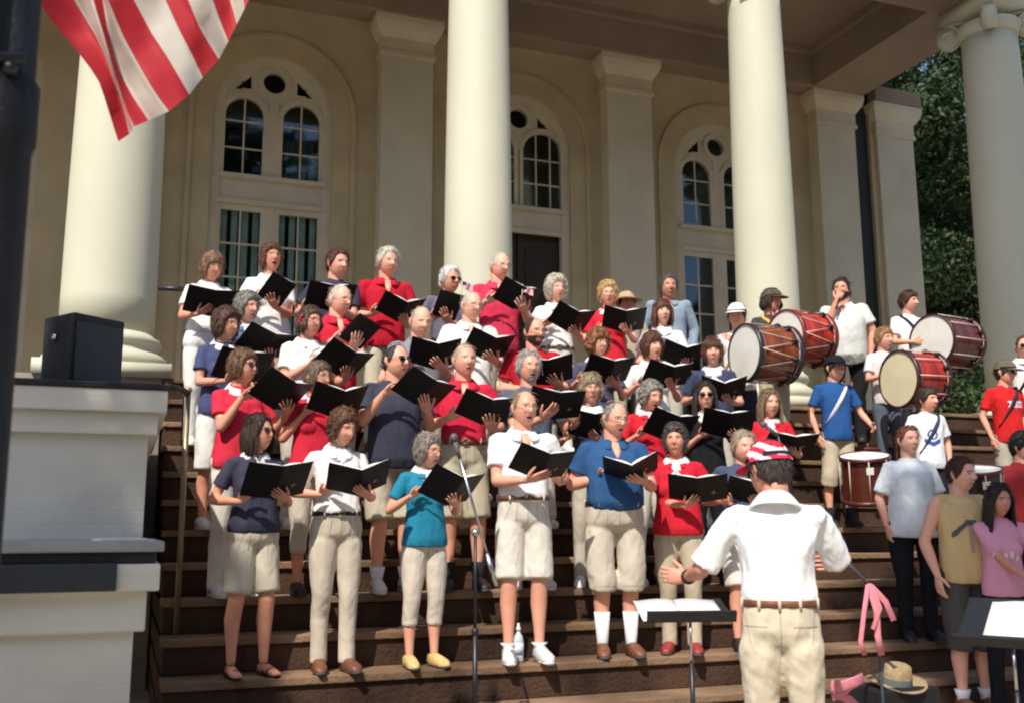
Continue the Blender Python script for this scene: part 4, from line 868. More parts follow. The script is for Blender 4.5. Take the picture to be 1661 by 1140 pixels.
C('blonde curly-haired woman with glasses in red', 'with khaki trousers in the back row', 985, 458, 7, face=2, look=(6, 4), bulk=1.1, skin=2, hair=('woman', 'curly', .022, (.50, .32, .13), 0), top=(.56, .02, .04), topk='polo', neck=WHITE, bottom=(.50, .46, .34), bottomk='trousers', sh='white', glasses='wire', binder=bd(1013, 522, 6, 38, 'L', opn=20), mouth=.3)
# others standing at the back
person('person in a straw hat mostly hidden behind the blonde woman in red', 1014, 474, 8, face=15, sex='m', skin=3, hair=('short', 'flat', .01, HK, 0), top=(.5, .42, .3), topk='tee', bottom=(.2, .2, .2), bottomk='trousers', sh='black', hat=('straw', (.45, .33, .20)), mouth=.1)
person('person, gray-haired man in long-sleeved light blue denim shirt standing behind the choir', 1083, 447, 8, face=8, look=(8, 0), sex='m', bulk=1.12, skin=3, hair=('short', 'tuft', .014, (.07, .065, .06), 0), top=(.24, .31, .38), topk='polo', sleeve=1.1, bottom=(.10, .13, .2), bottomk='trousers', sh='black', mouth=.1)
nm = person('person, bearded heavy man in white shirt and black trousers speaking into a microphone', 1365, 452, 8, face=-8, look=(-4, 2), sex='m', bulk=1.34, belly=.05, skin=1, hair=('short', 'flat', .012, (.022, .014, .012), 0), top=(.62, .63, .60), topk='polo', bottom=(.015, .015, .018), bottomk='trousers', sh='black', beard=2, mouth=.3, arms={'R': (Vector((-.03, -.235, 1.49)), Vector((.45, .1, .85)), Vector((0, .9, .1)), Vector((0, .2, 1)), 1.25, .03)})
def world(pd, v): return pd['M'] @ Vector(v)
hm_ = MB(); p0 = world(nm, (-.015, -.275, 1.44)); p1 = world(nm, (.02, -.19, 1.585)); d_ = (p1-p0)
hm_.tube([p0-d_*.4, p0, p0+d_*.75], [.010, .012, .015], n=12); hm_.ell(p1, (.024, .024, .026), 8); tag(hm_.build('microphone', mDARKM), 'black handheld microphone gripped at the mouth by the bearded man', 'microphone')
# ------------------------------------------------------------------ drums and drummers
def azdir(X, Y, face): a = -math.atan2(X, Y)+R_(face); return Vector((math.sin(a), -math.cos(a), 0))
def bass_drum(px, py, Y, rpx, Lm, face, label, hc=(.72, .70, .64), sc=(.16, .035, .015), hoop=(.05, .015, .012), tilt=0, zig=True, patch=True):
    c = atY(px, py, Y); r = rpx*Y/(ray(px, py)[1])/F; n = azdir(c.x, c.y, face); n = (n+Vector((0, 0, tilt))).normalized()
    z = -n; x = z.cross(Vector((0, 0, 1))).normalized(); y = z.cross(x)
    Mx = Matrix(((x.x, y.x, z.x, c.x), (x.y, y.y, z.y, c.y), (x.z, y.z, z.z, c.z), (0, 0, 0, 1)))
    e = empty('bass_drum', label=label, cat='drum', group='rope tension bass drums held by the drummers'); e.matrix_world = Mx
    V = Vector
    b = MB(); b.tube([V((0, 0, .02)), V((0, 0, Lm-.02))], [r*.965], n=44, side=(1, 0, 0), cap=False); b.build('shell', mat('stained_wood', sc, .28, .35, 3, spec=.6, stretch=(1, 1, 6), col2=(min(1, sc[0]*2.6), sc[1]*2.6, sc[2]*2.4)), e)
    for z0 in (.0, Lm-.05):
        b = MB(); n_ = 44; rr = []
        for i in range(n_+1):
            a = 2*math.pi*i/n_; c_, s_ = math.cos(a), math.sin(a); rr.append([V((c_*q, s_*q, zz)) for q, zz in ((r*.985, z0), (r*1.045, z0), (r*1.05, z0+.05), (r*.985, z0+.05))])
        b.rings(rr, cap=False); ho = b.build('hoop', mat('hoop_paint', hoop, .4, .2, 8), e)
        b = MB(); zz = z0+.052 if z0 < .1 else z0-.003; b.tube([V((r*1.03*math.cos(2*math.pi*i/44), r*1.03*math.sin(2*math.pi*i/44), zz)) for i in range(45)], [.004], n=5, side=(0, 0, 1)); b.build('hoop_edge', mat('hoop_stripe', (.5, .42, .38), .6), ho)
    for z0, f in ((.012, 1), (Lm-.012, -1)):
        b = MB(); b.rings([[V((r*.99*q*math.cos(2*math.pi*i/44), r*.99*q*math.sin(2*math.pi*i/44), z0-f*.004*(1-q))) for i in range(44)] for q in (1, .7, .35, .001)], cap=False); b.build('drumhead', mat('calf_skin', hc, .6, .07, 5, .05, 30), e)
    b = MB(); N = 10; pts = []
    for i in range(N*2+1):
        a = 2*math.pi*i/(N*2); q = r*1.045; pts.append(V((q*math.cos(a), q*math.sin(a), .03 if i % 2 == 0 or not zig else Lm-.03)))
    if zig: b.tube(pts, [.005], n=5, side=None)
    else:
        for i in range(N): a = 2*math.pi*i/N; q = r*1.04; b.tube([V((q*math.cos(a), q*math.sin(a), .03)), V((q*math.cos(a), q*math.sin(a), Lm-.03))], [.006], n=6)
    b.build('rope', mat('rope', (.62, .54, .46), .9), e)
    if patch:
        b = MB(); b.ell(V((0, 0, 0)), (.024, .024, .035), 5); dE = b.data('leather_ear', mSHOEK)
        for i in range(N):
            a = 2*math.pi*(i+.5)/N; q = r*1.05; o_ = bpy.data.objects.new('leather_ear', dE); COL.objects.link(o_); o_.parent = e; o_.location = (q*math.cos(a), q*math.sin(a), Lm*(.80 if zig else .86))
    return e
yel = (.60, .38, .08)
DG = 'drummers standing at the right'
dr = {'R': (-.20, -.30, 1.18), 'L': (.26, -.28, 1.2)}
person('person, drummer in white cap and white T-shirt behind the first bass drum', 1195, 493, 6, face=-5, look=(-4, 4), sex='k', skin=0, hair=('boy', 'flat', .010, HD, 0), top=(.80, .80, .80), topk='tee', bottom=(.03, .04, .07), bottomk='trousers', sh='black', hat=('cap', (.78, .75, .70)), strap=(yel, 1), arms={'R': (-.16, -.30, 1.22), 'L': (-.02, -.34, 1.32)}, group=DG, mouth=.1)
person('person, drummer in olive brown cap and dark shirt looking right', 1248, 470, 7, face=30, look=(25, 0), sex='k', hair=('boy', 'part', .016, HD, .08), top=(.05, .05, .052), topk='tee', bottom=(.48, .43, .34), bottomk='trousers', sh='brown', hat=('cap', (.11, .085, .065)), strap=(yel, -1), arms=dr, group=DG, mouth=.1)
person('person, dark-haired boy in white T-shirt holding the rearmost bass drum', 1470, 473, 8, face=35, look=(25, 2), sex='k', Hadj=.0, hair=('boy', 'part', .016, (.05, .02, .014), 0), top=(.80, .80, .80), topk='tee', bottom=(.03, .03, .04), bottomk='trousers', sh='black', strap=((.03, .03, .05), -1), arms={'R': (-.14, -.28, 1.12), 'L': (.15, -.36, 1.25)}, group=DG, mouth=.1)
person('person, blond boy in pale gray T-shirt and jeans behind a bass drum', 1430, 532, 6, face=28, look=(20, 2), sex='k', hair=('boy', 'part', .014, (.30, .16, .07), 0), top=(.62, .60, .60), topk='tee', bottom=(.10, .12, .16), bottomk='trousers', sh='black', arms={'R': (-.12, -.28, 1.18), 'L': (.2, -.34, 1.2)}, group=DG, mouth=.1)
person('person, boy in black cap and blue T-shirt with white sling and snare drum', 1350, 577, 4, face=25, look=(22, 4), sex='k', hair=('boy', 'flat', .009, HK, 0), top=(.022, .085, .26), topk='tee', bottom=(.52, .44, .32), bottomk='shorts', hem=.42, sh='black', sock=.2, hat=('cap', (.012, .012, .016)), strap=((.70, .70, .72), 1), group=DG, mouth=.1, arms={'L': (.27, -.22, 1.02)})
pr = person('person, dark-haired boy in white T-shirt with dark sling across his chest', 1500, 628, 3, face=30, look=(22, 2), sex='k', hair=('boy', 'part', .015, (.045, .02, .014), 0), top=(.78, .80, .82), topk='tee', bottom=(.02, .02, .03), bottomk='trousers', sh='black', strap=((.04, .05, .09), 1), group=DG, mouth=.1)
person('person, red-haired girl with ponytail in oversized white T-shirt and black trousers', 1470, 690, 0, face=18, look=(12, 0), bulk=1.26, skin=2, hair=('pony', 'flat', .010, (.17, .06, .03), 0), top=(.62, .68, .72), topk='tee', bottom=(.012, .012, .016), bottomk='trousers', sh='black', group='band members at the right', mouth=.1, sleeve=.85, shem=.84, breast=.6)
pt = person('person, man in sleeveless yellow shirt with gray print and dark shorts', 1552, 740, -2, face=32, look=(25, 4), sex='m', bulk=1.1, skin=2, hair=('short', 'tuft', .010, (.06, .022, .014), 0), top=(.60, .44, .21), topk='tank', bottom=(.075, .07, .065), bottomk='longshorts', hem=.42, sh='brown', sock=.15, zf=.03, group='band members at the right', mouth=.05)
pu = person('person, girl with long dark hair in pink printed T-shirt holding drumsticks', 1614, 783, -2, zf=.03, dy=-.1, face=18, look=(14, 6), sex='f', bulk=.96, skin=3, hair=('long', 'part', .014, (.022, .012, .010), .27), top=(.66, .30, .42), topk='tee', bottom=(.012, .012, .016), bottomk='trousers', sh='black', group='band members at the right', mouth=.05, arms={'R': (.10, -.26, 1.02), 'L': (.30, -.22, .98)})
pv = person('person, boy in olive cap and sunglasses with red T-shirt and black sling', 1625, 585, 4, face=35, look=(30, 4), sex='k', skin=0, hair=('boy', 'flat', .009, HD, 0), top=(.55, .018, .02), topk='tee', bottom=(.40, .36, .30), bottomk='shorts', sh='black', hat=('cap', (.12, .11, .08)), glasses='sun', strap=((.03, .025, .03), 1), group=DG, mouth=.1)
person('person, black-haired boy in maroon T-shirt at the right edge', 1652, 700, 0, face=30, look=(30, 6), sex='k', skin=2, hair=('boy', 'tuft', .016, HK, 0), top=(.26, .025, .03), topk='tee', bottom=(.02, .02, .03), bottomk='trousers', sh='black', group='band members at the right', mouth=.1)
person('person, man with sunglasses and black sling cut off by the right edge', 1658, 545, 6, face=20, look=(-5, 2), sex='m', hair=('crew', 'flat', .008, HB, 0), top=(.70, .68, .66), topk='polo', bottom=(.02, .02, .03), bottomk='trousers', sh='black', glasses='sun', strap=((.012, .012, .015), 1), group=DG, mouth=.1)
bass_drum(1206, 572, 7.62, 46, .46, -57, 'orange-brown bass drum held by the drummer in the white cap', sc=(.12, .028, .010), hoop=(.035, .022, .03))
bass_drum(1272, 546, 8.02, 43, .44, -48, 'bright red bass drum behind the orange-brown one', sc=(.24, .018, .010), hoop=(.22, .015, .015))
bass_drum(1510, 553, 8.30, 42, .52, -38, 'dark maroon bass drum, the highest at the far right', sc=(.07, .014, .010), hoop=(.05, .01, .01), zig=False)
bass_drum(1456, 614, 7.62, 45, .40, -50, 'red bass drum with cream head held by the blond boy', hc=(.72, .63, .42), sc=(.20, .016, .010), hoop=(.06, .012, .012), zig=False)
def snare(px, py, Y, r, h, label, sc=(.10, .02, .012), tilt=14):
    c = atY(px, py, Y); e = empty('snare_drum', c, 0, label, 'drum', 'rope tension snare drums'); n = azdir(c.x, c.y, 0)
    e.matrix_world = Matrix.Translation(c) @ Matrix.Rotation(R_(tilt), 4, n.cross(Vector((0, 0, 1)))*-1)
    V = Vector
    b = MB(); b.tube([V((0, 0, -h+.01)), V((0, 0, -.01))], [r*.96], n=40, cap=False); b.build('shell', mat('stained_wood', sc, .3, .3, 3, spec=.6, stretch=(1, 1, 6)), e)
    for z0 in (-.035, -h):
        b = MB(); b.rings([[V((r*q*math.cos(2*math.pi*i/40), r*q*math.sin(2*math.pi*i/40), z0+zz)) for q, zz in ((.975, 0), (1.04, 0), (1.04, .037), (.975, .037))] for i in range(41)], cap=False); b.build('hoop', mat('hoop_paint', (.09, .02, .015), .4), e)
    b = MB(); b.rings([[V((r*.985*q*math.cos(2*math.pi*i/40), r*.985*q*math.sin(2*math.pi*i/40), -.008+.002*q)) for i in range(40)] for q in (1, .5, .001)], cap=False); b.build('drumhead', mat('calf_skin', (.74, .73, .70), .6), e)
    b = MB()
    for i in range(8): a = 2*math.pi*(i+.3)/8; b.tube([V((r*1.03*math.cos(a), r*1.03*math.sin(a), -.02)), V((r*1.03*math.cos(a), r*1.03*math.sin(a), -h+.02))], [.005], n=6)
    b.build('tension_rope', mat('rope', (.62, .54, .46), .9), e)
    b = MB(); b.box((-.03, -.002, -.03), (.03, .002, .03), mtx=Matrix.Rotation(-.5, 4, 'Z') @ Matrix.Translation((0, -r*.975, -.10))); b.build('maker_label', mPAGE, e, False)
    return e
sn1 = snare(1402, 738, 7.1, .205, .40, 'tall reddish-brown snare drum hanging beside the boy in blue')
snare(1588, 760, 6.3, .17, .28, 'dark snare drum with white head behind the yellow-shirted man', sc=(.02, .012, .012))
b = MB(); b.tube([(0, 0, 0), (0, 0, .30)], [.15], n=28); b.tube([(0, 0, .0), (0, 0, .02)], [.158], n=28); b.tube([(0, 0, .28), (0, 0, .305)], [.158], n=28); q = atY(1400, 726, 7.9); q.z = zk(5); o = b.build('drum_case', mat('red_fibre', (.13, .035, .025), .6, .2, 5)); o.location = (q.x, q.y, zk(6)); tag(o, 'reddish fibre drum case standing on a step behind the snare drum', 'drum case')
# prints on shirts
def shirt_print(pd, shape_fn, colr, zc, xc=0, name='print', yoff=.0):
    """flat print laid on the chest by ray casting onto the shirt mesh"""
    sh_ = [c for c in pd['root'].children if c.name.startswith('shirt')][0]
    dg = bpy.context.evaluated_depsgraph_get()
    from mathutils.bvhtree import BVHTree
    bv = BVHTree.FromPolygons([v.co for v in sh_.data.vertices], [list(p.vertices) for p in sh_.data.polygons])
    mb = MB(); st_ = .008
    def onto(x, z):
        h_ = bv.ray_cast(Vector((x, -1, z)), Vector((0, 1, 0))); return (h_[0]+Vector((0, -.0025, 0))) if h_[0] else None
    for i in range(-20, 20):
        for j in range(-20, 20):
            u, v_ = (i+.5)*st_, (j+.5)*st_
            if not shape_fn(u, v_): continue
            qs = [onto(xc*pd['s']+u+a*st_/2, zc*pd['s']+v_+b_*st_/2) for a, b_ in ((-1, -1), (1, -1), (1, 1), (-1, 1))]
            if all(q_ is not None for q_ in qs) and max(q_.y for q_ in qs)-min(q_.y for q_ in qs) < .03: mb.add(qs, [(0, 1, 2, 3)])
    if mb.v: o_ = mb.build(name, fab(colr), sh_)
shirt_print(pt, lambda u, v: (abs(v-.05+.9*max(0, abs(u-.01)-.03)) < .022 and abs(u) < .12), (.10, .10, .11), 1.24, -.03)
shirt_print(pt, lambda u, v: abs(u-.01) < .016 and -.16 < v < .03, (.36, .31, .22), 1.24, -.03)
shirt_print(pu, lambda u, v: abs(v-.01*math.sin(u*60)) < .020 and abs(u) < .09 and (int((u+1)/.014) % 3 != 0), (.72, .62, .66), 1.20)
shirt_print(pr, lambda u, v: abs(v+.04-.5*abs(u)) < .022 and abs(u) < .07 or (abs((u*u+(v-.05)**2)**.5-.04) < .007), (.05, .10, .32), 1.18, -.02)
shirt_print(pv, lambda u, v: abs(v) < .030 and abs(u) < .085 and (int((u+1)/.016) % 2 == 0 or abs(v) > .018), (.62, .58, .66), 1.28, .04)
# ------------------------------------------------------------------ conductor
cd = person('person, conductor seen from behind in white shirt, khaki trousers and red-striped cap', 1252, 714, 0, Yabs=3.72, zf=.03, face=180, look=(32, 8), sex='m', bulk=.99, skin=1, hair=('crew', 'tuft', .012, (.045, .035, .03), 0), top=(.86, .86, .86), topk='polo', tuck=True, belt='brown', bottom=(.60, .53, .40), bottomk='trousers', sh='brown', glasses='sun', hat=('stripe', None), sleeve=.98, seams='back', group=None, fold=.011, foldfs=(17, 17, 2.6), mouth=.1,
    arms={'L': (Vector((.40, -.22, 1.07)), Vector((.95, -.15, .10)), Vector((0, -1, -.1)), Vector((0, .1, 1)), .75, .04), 'R': (-.24, -.40, 1.20)})
# baton hand continues in front of him; cap strap
b = MB(); HXc = cd['HX']; b.rings([[HXc @ Vector((math.sin(a)*.098, .118*math.cos(a), .03+z_)) for z_ in (0, .042)] for a in [R_(-48+96*i/12) for i in range(13)]], close=False)
capo = [c for c in cd['root'].children if c.name.startswith('cap')][0]; b.build('cap_strap', fab((.02, .022, .05)), capo)
wt = MB(); el, wr = cd['pos']['L'][1], cd['pos']['L'][2]; dv = (wr-el).normalized(); wt.tube([el.lerp(wr, .86), el.lerp(wr, .93)], [.034], n=16); wt.build('wristwatch', mDARKM, cd['root'])
pk = MB()
# ------------------------------------------------------------------ stands, bottle, ribbon, hat
ms = empty('microphone_stand', (1.90, 5.6, .25), 0, 'black microphone stand with chrome boom in front of the choir', 'microphone stand')
def ch2(root, mb, n, m, smooth=True): o = mb.build(n, m, root, smooth); o.matrix_parent_inverse = root.matrix_world.inverted() if False else Matrix.Identity(4); o.location = -Vector(root.location); return o
ms.location = (1.88, 5.6, .028)
jt = Vector((1.88, 5.6, 1.30)); b = MB(); b.tube([(1.88, 5.6, .05), (1.88, 5.6, .75)], [.015], n=10); b.tube([(1.88, 5.6, .72), jt], [.010], n=10); b.ell((1.88, 5.6, .75), (.022, .022, .03), 6); ch2(ms, b, 'pole', mDARKM)
b = MB(); b.tube([(1.88, 5.6, .03), (1.88, 5.6, .06)], [.14], n=28); ch2(ms, b, 'base', mDARKM)
m0 = atY(737, 712, 5.55); m1 = atY(805, 950, 5.5)
b = MB(); b.tube([m0.lerp(m1, .1), m0.lerp(m1, .80)], [.008], n=10); ch2(ms, b, 'boom', mMETAL)
b = MB(); b.tube([m0.lerp(m1, .78), m1], [.014], n=10); ch2(ms, b, 'counterweight', mMETAL); b = MB(); b.ell(jt, (.025, .025, .025), 6); b.tube([jt, m0.lerp(m1, .63)], [.009], n=8); ch2(ms, b, 'clamp', mMETAL)
b = MB(); u_ = (m0-m1).normalized(); b.tube([m0.lerp(m1, .13), m0.lerp(m1, .02)], [.011, .016], n=12); b.ell(m0+u_*.01, (.024, .024, .026), 8); o = b.build('microphone', mat('mic_grille', (.10, .10, .105), .4, .3, 90, .4, 120)); tag(o, 'silver-headed microphone clipped on the boom stand near the crimson polo man', 'microphone')
ms2 = empty('microphone_stand', (3.80, 5.35, .028), 0, 'dark microphone stand half hidden behind the conductor', 'microphone stand')
a0 = atY(1238, 688, 5.3); a1 = atY(1262, 706, 5.32); a2 = Vector((a1.x+.10, 5.35, a1.z-.35)); b = MB(); b.tube([a1, a1.lerp(a2, .4)+Vector((.0, 0, -.02)), a2, (3.80, 5.35, .05)], [.009], n=8); ch2(ms2, b, 'pole', mDARKM)
b = MB(); b.tube([(3.80, 5.35, .03), (3.80, 5.35, .06)], [.13], n=24); ch2(ms2, b, 'base', mDARKM)
b = MB(); b.tube([a1, a0.lerp(a1, .3)], [.010, .014], n=10); b.ell(a0, (.02, .02, .022), 6); tag(b.build('microphone', mat('mic_grille', (.10, .10, .105), .4, .3, 90, .4, 120)), 'small microphone above the conductor, in front of the patterned scarf', 'microphone')
def music_stand(bx, by, Y, w_, h_, rz, tilt, label, paper=True, zpole=.05, pole=True):
    c = atY(bx, by, Y); e = empty('music_stand', (c.x, c.y, .028), rz, label, 'music stand', 'black music stands'); zc = c.z-.028
    T = Matrix.Translation((0, 0, zc)) @ Matrix.Rotation(R_(-tilt), 4, 'X')
    b = MB(); b.box((-w_/2, -.003, 0), (w_/2, .003, h_), mtx=T); b.box((-w_/2, -.05, -.004), (w_/2, .0, .004), mtx=T); b.box((-w_/2, -.054, -.003), (w_/2, -.05, .018), mtx=T); b.build('desk', mDARKM, e, False, bevel=.002)
    if pole:
        b = MB(); b.tube([(0, .03, zc+.02), (0, .03, zc-.22)], [.007], n=10); b.build('rod', mMETAL, e); b = MB(); b.tube([(0, .03, zc-.2), (0, .03, .12)], [.0125], n=10)
        for q in range(3): a = q*2.09+.4; b.tube([(0, .03, .2), (.3*math.cos(a), .03+.3*math.sin(a), .012)], [.009], n=8)
        b.build('pole', mDARKM, e)
    if paper:
        P2 = e.matrix_basis @ T if False else Matrix.Translation((c.x, c.y, .028)) @ Matrix.Rotation(rz, 4, 'Z') @ T
        b = MB()
        for sgn in (-1, 1):
            rr_ = [[P2 @ Vector((paper[0]+sgn*.215*t/8, -.006-.010*math.sin(math.pi*min(1, t/8+.15)), z_)) for z_ in (.006, paper[1])]+[P2 @ Vector((paper[0]+sgn*.215*t/8, -.004, z_)) for z_ in (paper[1], .006)] for t in range(9)]
            b.rings(rr_)
        tag(b.build('sheet_music', mPAGE, None), paper[2], 'sheet music')
    return e
msd = music_stand(1122, 1008, 4.62, .46, .30, R_(-16), 72, 'black music stand with open white score beside the conductor', paper=(-.03, .27, 'open white score lying on the black music stand'))
music_stand(1640, 1050, 3.75, .50, .33, R_(-62), 52, 'black music stand in the lower right corner', paper=(.08, .30, 'white sheet lying on the music stand in the corner'))
# water bottle
wb = atY(843, 1072, Yk(0)+.10); b = MB(); e = empty('water_bottle', (wb.x, Yk(0)+.12, zk(0)), 0, 'clear plastic water bottle between the white sneakers', 'bottle')
b.tube([(0, 0, z_) for z_ in (0, .01, .03, .09, .14, .17, .19, .20)], [.028, .032, .033, .031, .033, .026, .013, .013], n=18); b.build('bottle_body', mat('clear_plastic', (.50, .58, .62), .12, .1, 30, spec=.9), e)
b = MB(); b.tube([(0, 0, .05), (0, 0, .125)], [.0335], n=18); b.build('paper_label', mat('bottle_label', (.55, .62, .72), .6, .25, 20), e)
b = MB(); b.tube([(0, 0, .20), (0, 0, .222), (0, 0, .228), (0, 0, .25)], [.016, .016, .009, .008], n=14); b.build('bottle_cap', mSHOEW, e)
# straw hat on a dark equipment box, ribbon on a pole
eb = MB(); q = atY(1447, 1100, 4.75); eb.box((-.20, -.14, 0), (.20, .14, q.z-.06)); o = eb.build('equipment_case', mat('black_case', (.010, .010, .012), .6, .3, 12), None, False, bevel=.015); o.location = (q.x, 4.75, .028); tag(o, 'black equipment case under the straw hat', 'case'); ht = q.z-.032
e = empty('straw_hat', (q.x, 4.72, ht), 0, 'straw hat with gray-green band lying on the black case', 'hat')
e.rotation_euler = (R_(12), R_(0), 0)
b = MB(); nn = 40
b.rings([[Vector((rx*math.cos(2*math.pi*i/nn), rx*.92*math.sin(2*math.pi*i/nn), z_+.022*(rx/.16)**3*math.cos(2*math.pi*i/nn)**2)) for i in range(nn)] for rx, z_ in ((.02, .112), (.055, .118), (.072, .108), (.08, .06), (.083, .012), (.10, .006), (.14, .006), (.165, .012), (.166, .007), (.14, .0), (.10, -.001), (.075, .0))]); b.build('straw', mat('straw', (.36, .26, .14), .9, .25, 30, .6, 120), e)
b = MB(); b.rings([[Vector((q_*.084*math.cos(2*math.pi*i/nn), q_*.92*.084*math.sin(2*math.pi*i/nn), z_)) for i in range(nn+1)] for q_, z_ in ((1.03, .016), (1.01, .05))], close=False); b.build('hat_band', fab((.13, .16, .15)), e)
pc = MB(); c0 = atY(1362, 900, 4.62); c1 = atY(1412, 950, 4.55); c2 = c1+(c1-c0)*.15
pc.tube([c0-(c1-c0)*.5, c2], [.010, .008], n=8); c3 = Vector((c2.x+.05, c2.y+.05, .03)); pc.tube([c2, c3], [.008], n=8); o = pc.build('folded_umbrella_stick', mat('grey_stick', (.07, .08, .10), .5)); tag(o, 'thin dark gray pole leaning behind the conductor with pink ribbon', 'pole')
rb = MB()
mRIB = mat('pink_ribbon', (.68, .22, .27), .8, .15, 8, .3, 20)
for (pts_, w_) in ((((1408, 948), (1402, 990), (1396, 1040), (1403, 1062)), .013), (((1410, 950), (1422, 990), (1424, 1030), (1430, 1062)), .018), (((1412, 950), (1436, 975), (1450, 1006)), .017), (((1414, 952), (1428, 985), (1416, 1020)), .012)):
    P = [atY(a, b_, 4.50+.02*math.sin(i*2)) for i, (a, b_) in enumerate(pts_)]; rb.tube(P, [(w_, .0025)], n=8, side=RX)
rb.ell(atY(1411, 951, 4.52), (.02, .015, .02), 6)
tag(rb.build('ribbon', mRIB), 'pink ribbon tied in long tails to the dark pole', 'ribbon')
rb = MB(); 
for i, (x0, y0_, x1, y1_, w_) in enumerate(((1348, 1112, 1400, 1102, .028), (1350, 1128, 1395, 1108, .020), (1352, 1120, 1388, 1145, .022))):
    P = [atY(x0+(x1-x0)*t, y0_+(y1_-y0_)*t+4*math.sin(t*4+i), 4.3+.03*i) for t in (0, .35, .7, 1)]; rb.tube(P, [(w_, .004)], n=8, side=UX)
tag(rb.build('ribbon', mRIB), 'bunched pink and red ribbon bow low behind the conductor', 'ribbon')
# plinth that carries the bow
# papers at lower left
pl = MB(); 
for i in range(5): pl.box((-.15+.01*i, -.10, .014*i), (.15-.008*i, .10-.01*i, .014*i+.011), mtx=Matrix.Rotation(.1*i-.2, 4, 'Z'))
q = atY(280, 1098, 6.15); o = pl.build('folded_programs', mat('program_paper', (.30, .31, .36), .7, .3, 20), None, False); o.location = (max(q.x, .42), 6.22, zk(-1)); tag(o, 'small pile of folded programs on the bottom step at left', 'papers')
# small flags on sticks
def small_flag(px, py, Y, h_, label):
    c = atY(px, py, Y); e = empty('hand_flag', c, R_(-20), label, 'flag', 'small stick flags in the back row'); b = MB(); b.tube([(0, 0, -h_), (0.01, 0, .07)], [.0035], n=6); b.build('stick', mat('pale_wood', (.6, .5, .35), .7), e)
    b = MB(); N = 14; Mh = 13
    for i in range(N):
        for j in range(Mh):
            def pt_(u, v_): return (u*.095+.005, .012*math.sin(u*9+v_*2), .07-v_*.065-.045*u)
            m_ = 2 if (j < 7 and i < 6) else (0 if j % 2 == 0 else 1)
            b.add([pt_(i/N, j/Mh), pt_((i+1)/N, j/Mh), pt_((i+1)/N, (j+1)/Mh), pt_(i/N, (j+1)/Mh)], [(0, 1, 2, 3)], m_)
    b.build('cloth', [fab((.5, .03, .05)), fab((.75, .72, .7)), fab((.03, .04, .12))], e)
small_flag(846, 474, Yk(7)-.28, .10, 'small striped flag held beside the pink-red polo man')
small_flag(748, 468, Yk(7)-.30, .10, 'small striped flag beside the white-haired man in sunglasses')
# ------------------------------------------------------------------ big flag and dark post
TB = [[(60, 0), (87, 39), (124, 82), (158, 126), (171, 163), (182, 200), (192, 230)], [(120, 0), (158, 63), (174, 100), (189, 147), (203, 184), (210, 218)], [(151, 0), (171, 68), (182, 105), (192, 142), (208, 190), (217, 206)],
      [(167, 0), (174, 45), (184, 87), (195, 121), (216, 158), (241, 196)], [(175, 0), (200, 60), (229, 113), (253, 153), (274, 181)], [(217, 0), (245, 53), (274, 97), (307, 154)], [(268, 0), (295, 58), (313, 92), (329, 126)],
      [(305, 0), (324, 47), (342, 76), (355, 97)], [(345, 0), (355, 29), (370, 68)], [(373, 0), (384, 40)], [(395, 0), (397, 14)], [(408, -30), (409, -10)]]
YF = 3.7; NV = 26
def curve_at(P, v):
    d = [0]
    for a, b_ in zip(P, P[1:]): d.append(d[-1]+math.hypot(b_[0]-a[0], b_[1]-a[1]))
    L = v*d[-1]
    for i in range(len(P)-1):
        if L <= d[i+1]+1e-6: t = (L-d[i])/(d[i+1]-d[i]); return (P[i][0]+(P[i+1][0]-P[i][0])*t, P[i][1]+(P[i+1][1]-P[i][1])*t)
    return P[-1]
ext = []
for i, P in enumerate(TB):
    dx, dy = P[1][0]-P[0][0], P[1][1]-P[0][1]; L = math.hypot(dx, dy); top = (P[0][0]-dx/L*330-60, P[0][1]-dy/L*300-30*i*.3-60); ext.append([top, ((top[0]+P[0][0])/2+6, (top[1]+P[0][1])/2)]+P)
dep = [0, .05, -.03, .06, .0, .04, .06, .03, -.03, .02, -.04, -.02]
fb = MB(); cols = [0, 1, 0, 1, 0, 1, 0, 1, 0, 1, 0]; SUB = 5
grid = []
for i in range(len(ext)-1):
    for sI in range(SUB):
        t = sI/SUB; row = []
        for j in range(NV+1):
            a = curve_at(ext[i], j/NV); b_ = curve_at(ext[i+1], j/NV); x_, y_ = a[0]+(b_[0]-a[0])*t, a[1]+(b_[1]-a[1])*t
            Yd = YF+dep[i]*(1-t)+dep[i+1]*t+.02*math.sin(j*.8+i*.9)+.008*math.sin(j*2.1+i*3+t*2)
            row.append(atY(x_, y_, Yd))
        grid.append((row, cols[i]))
row = [atY(*curve_at(ext[-1], j/NV), YF+.02*math.sin(j*.8)) for j in range(NV+1)]; grid.append((row, 0))
fb.add([p for rw, c_ in grid for p in rw], [(i*(NV+1)+j, (i+1)*(NV+1)+j, (i+1)*(NV+1)+j+1, i*(NV+1)+j+1) for i in range(len(grid)-1) for j in range(NV)], [grid[i][1] for i in range(len(grid)-1) for j in range(NV)])
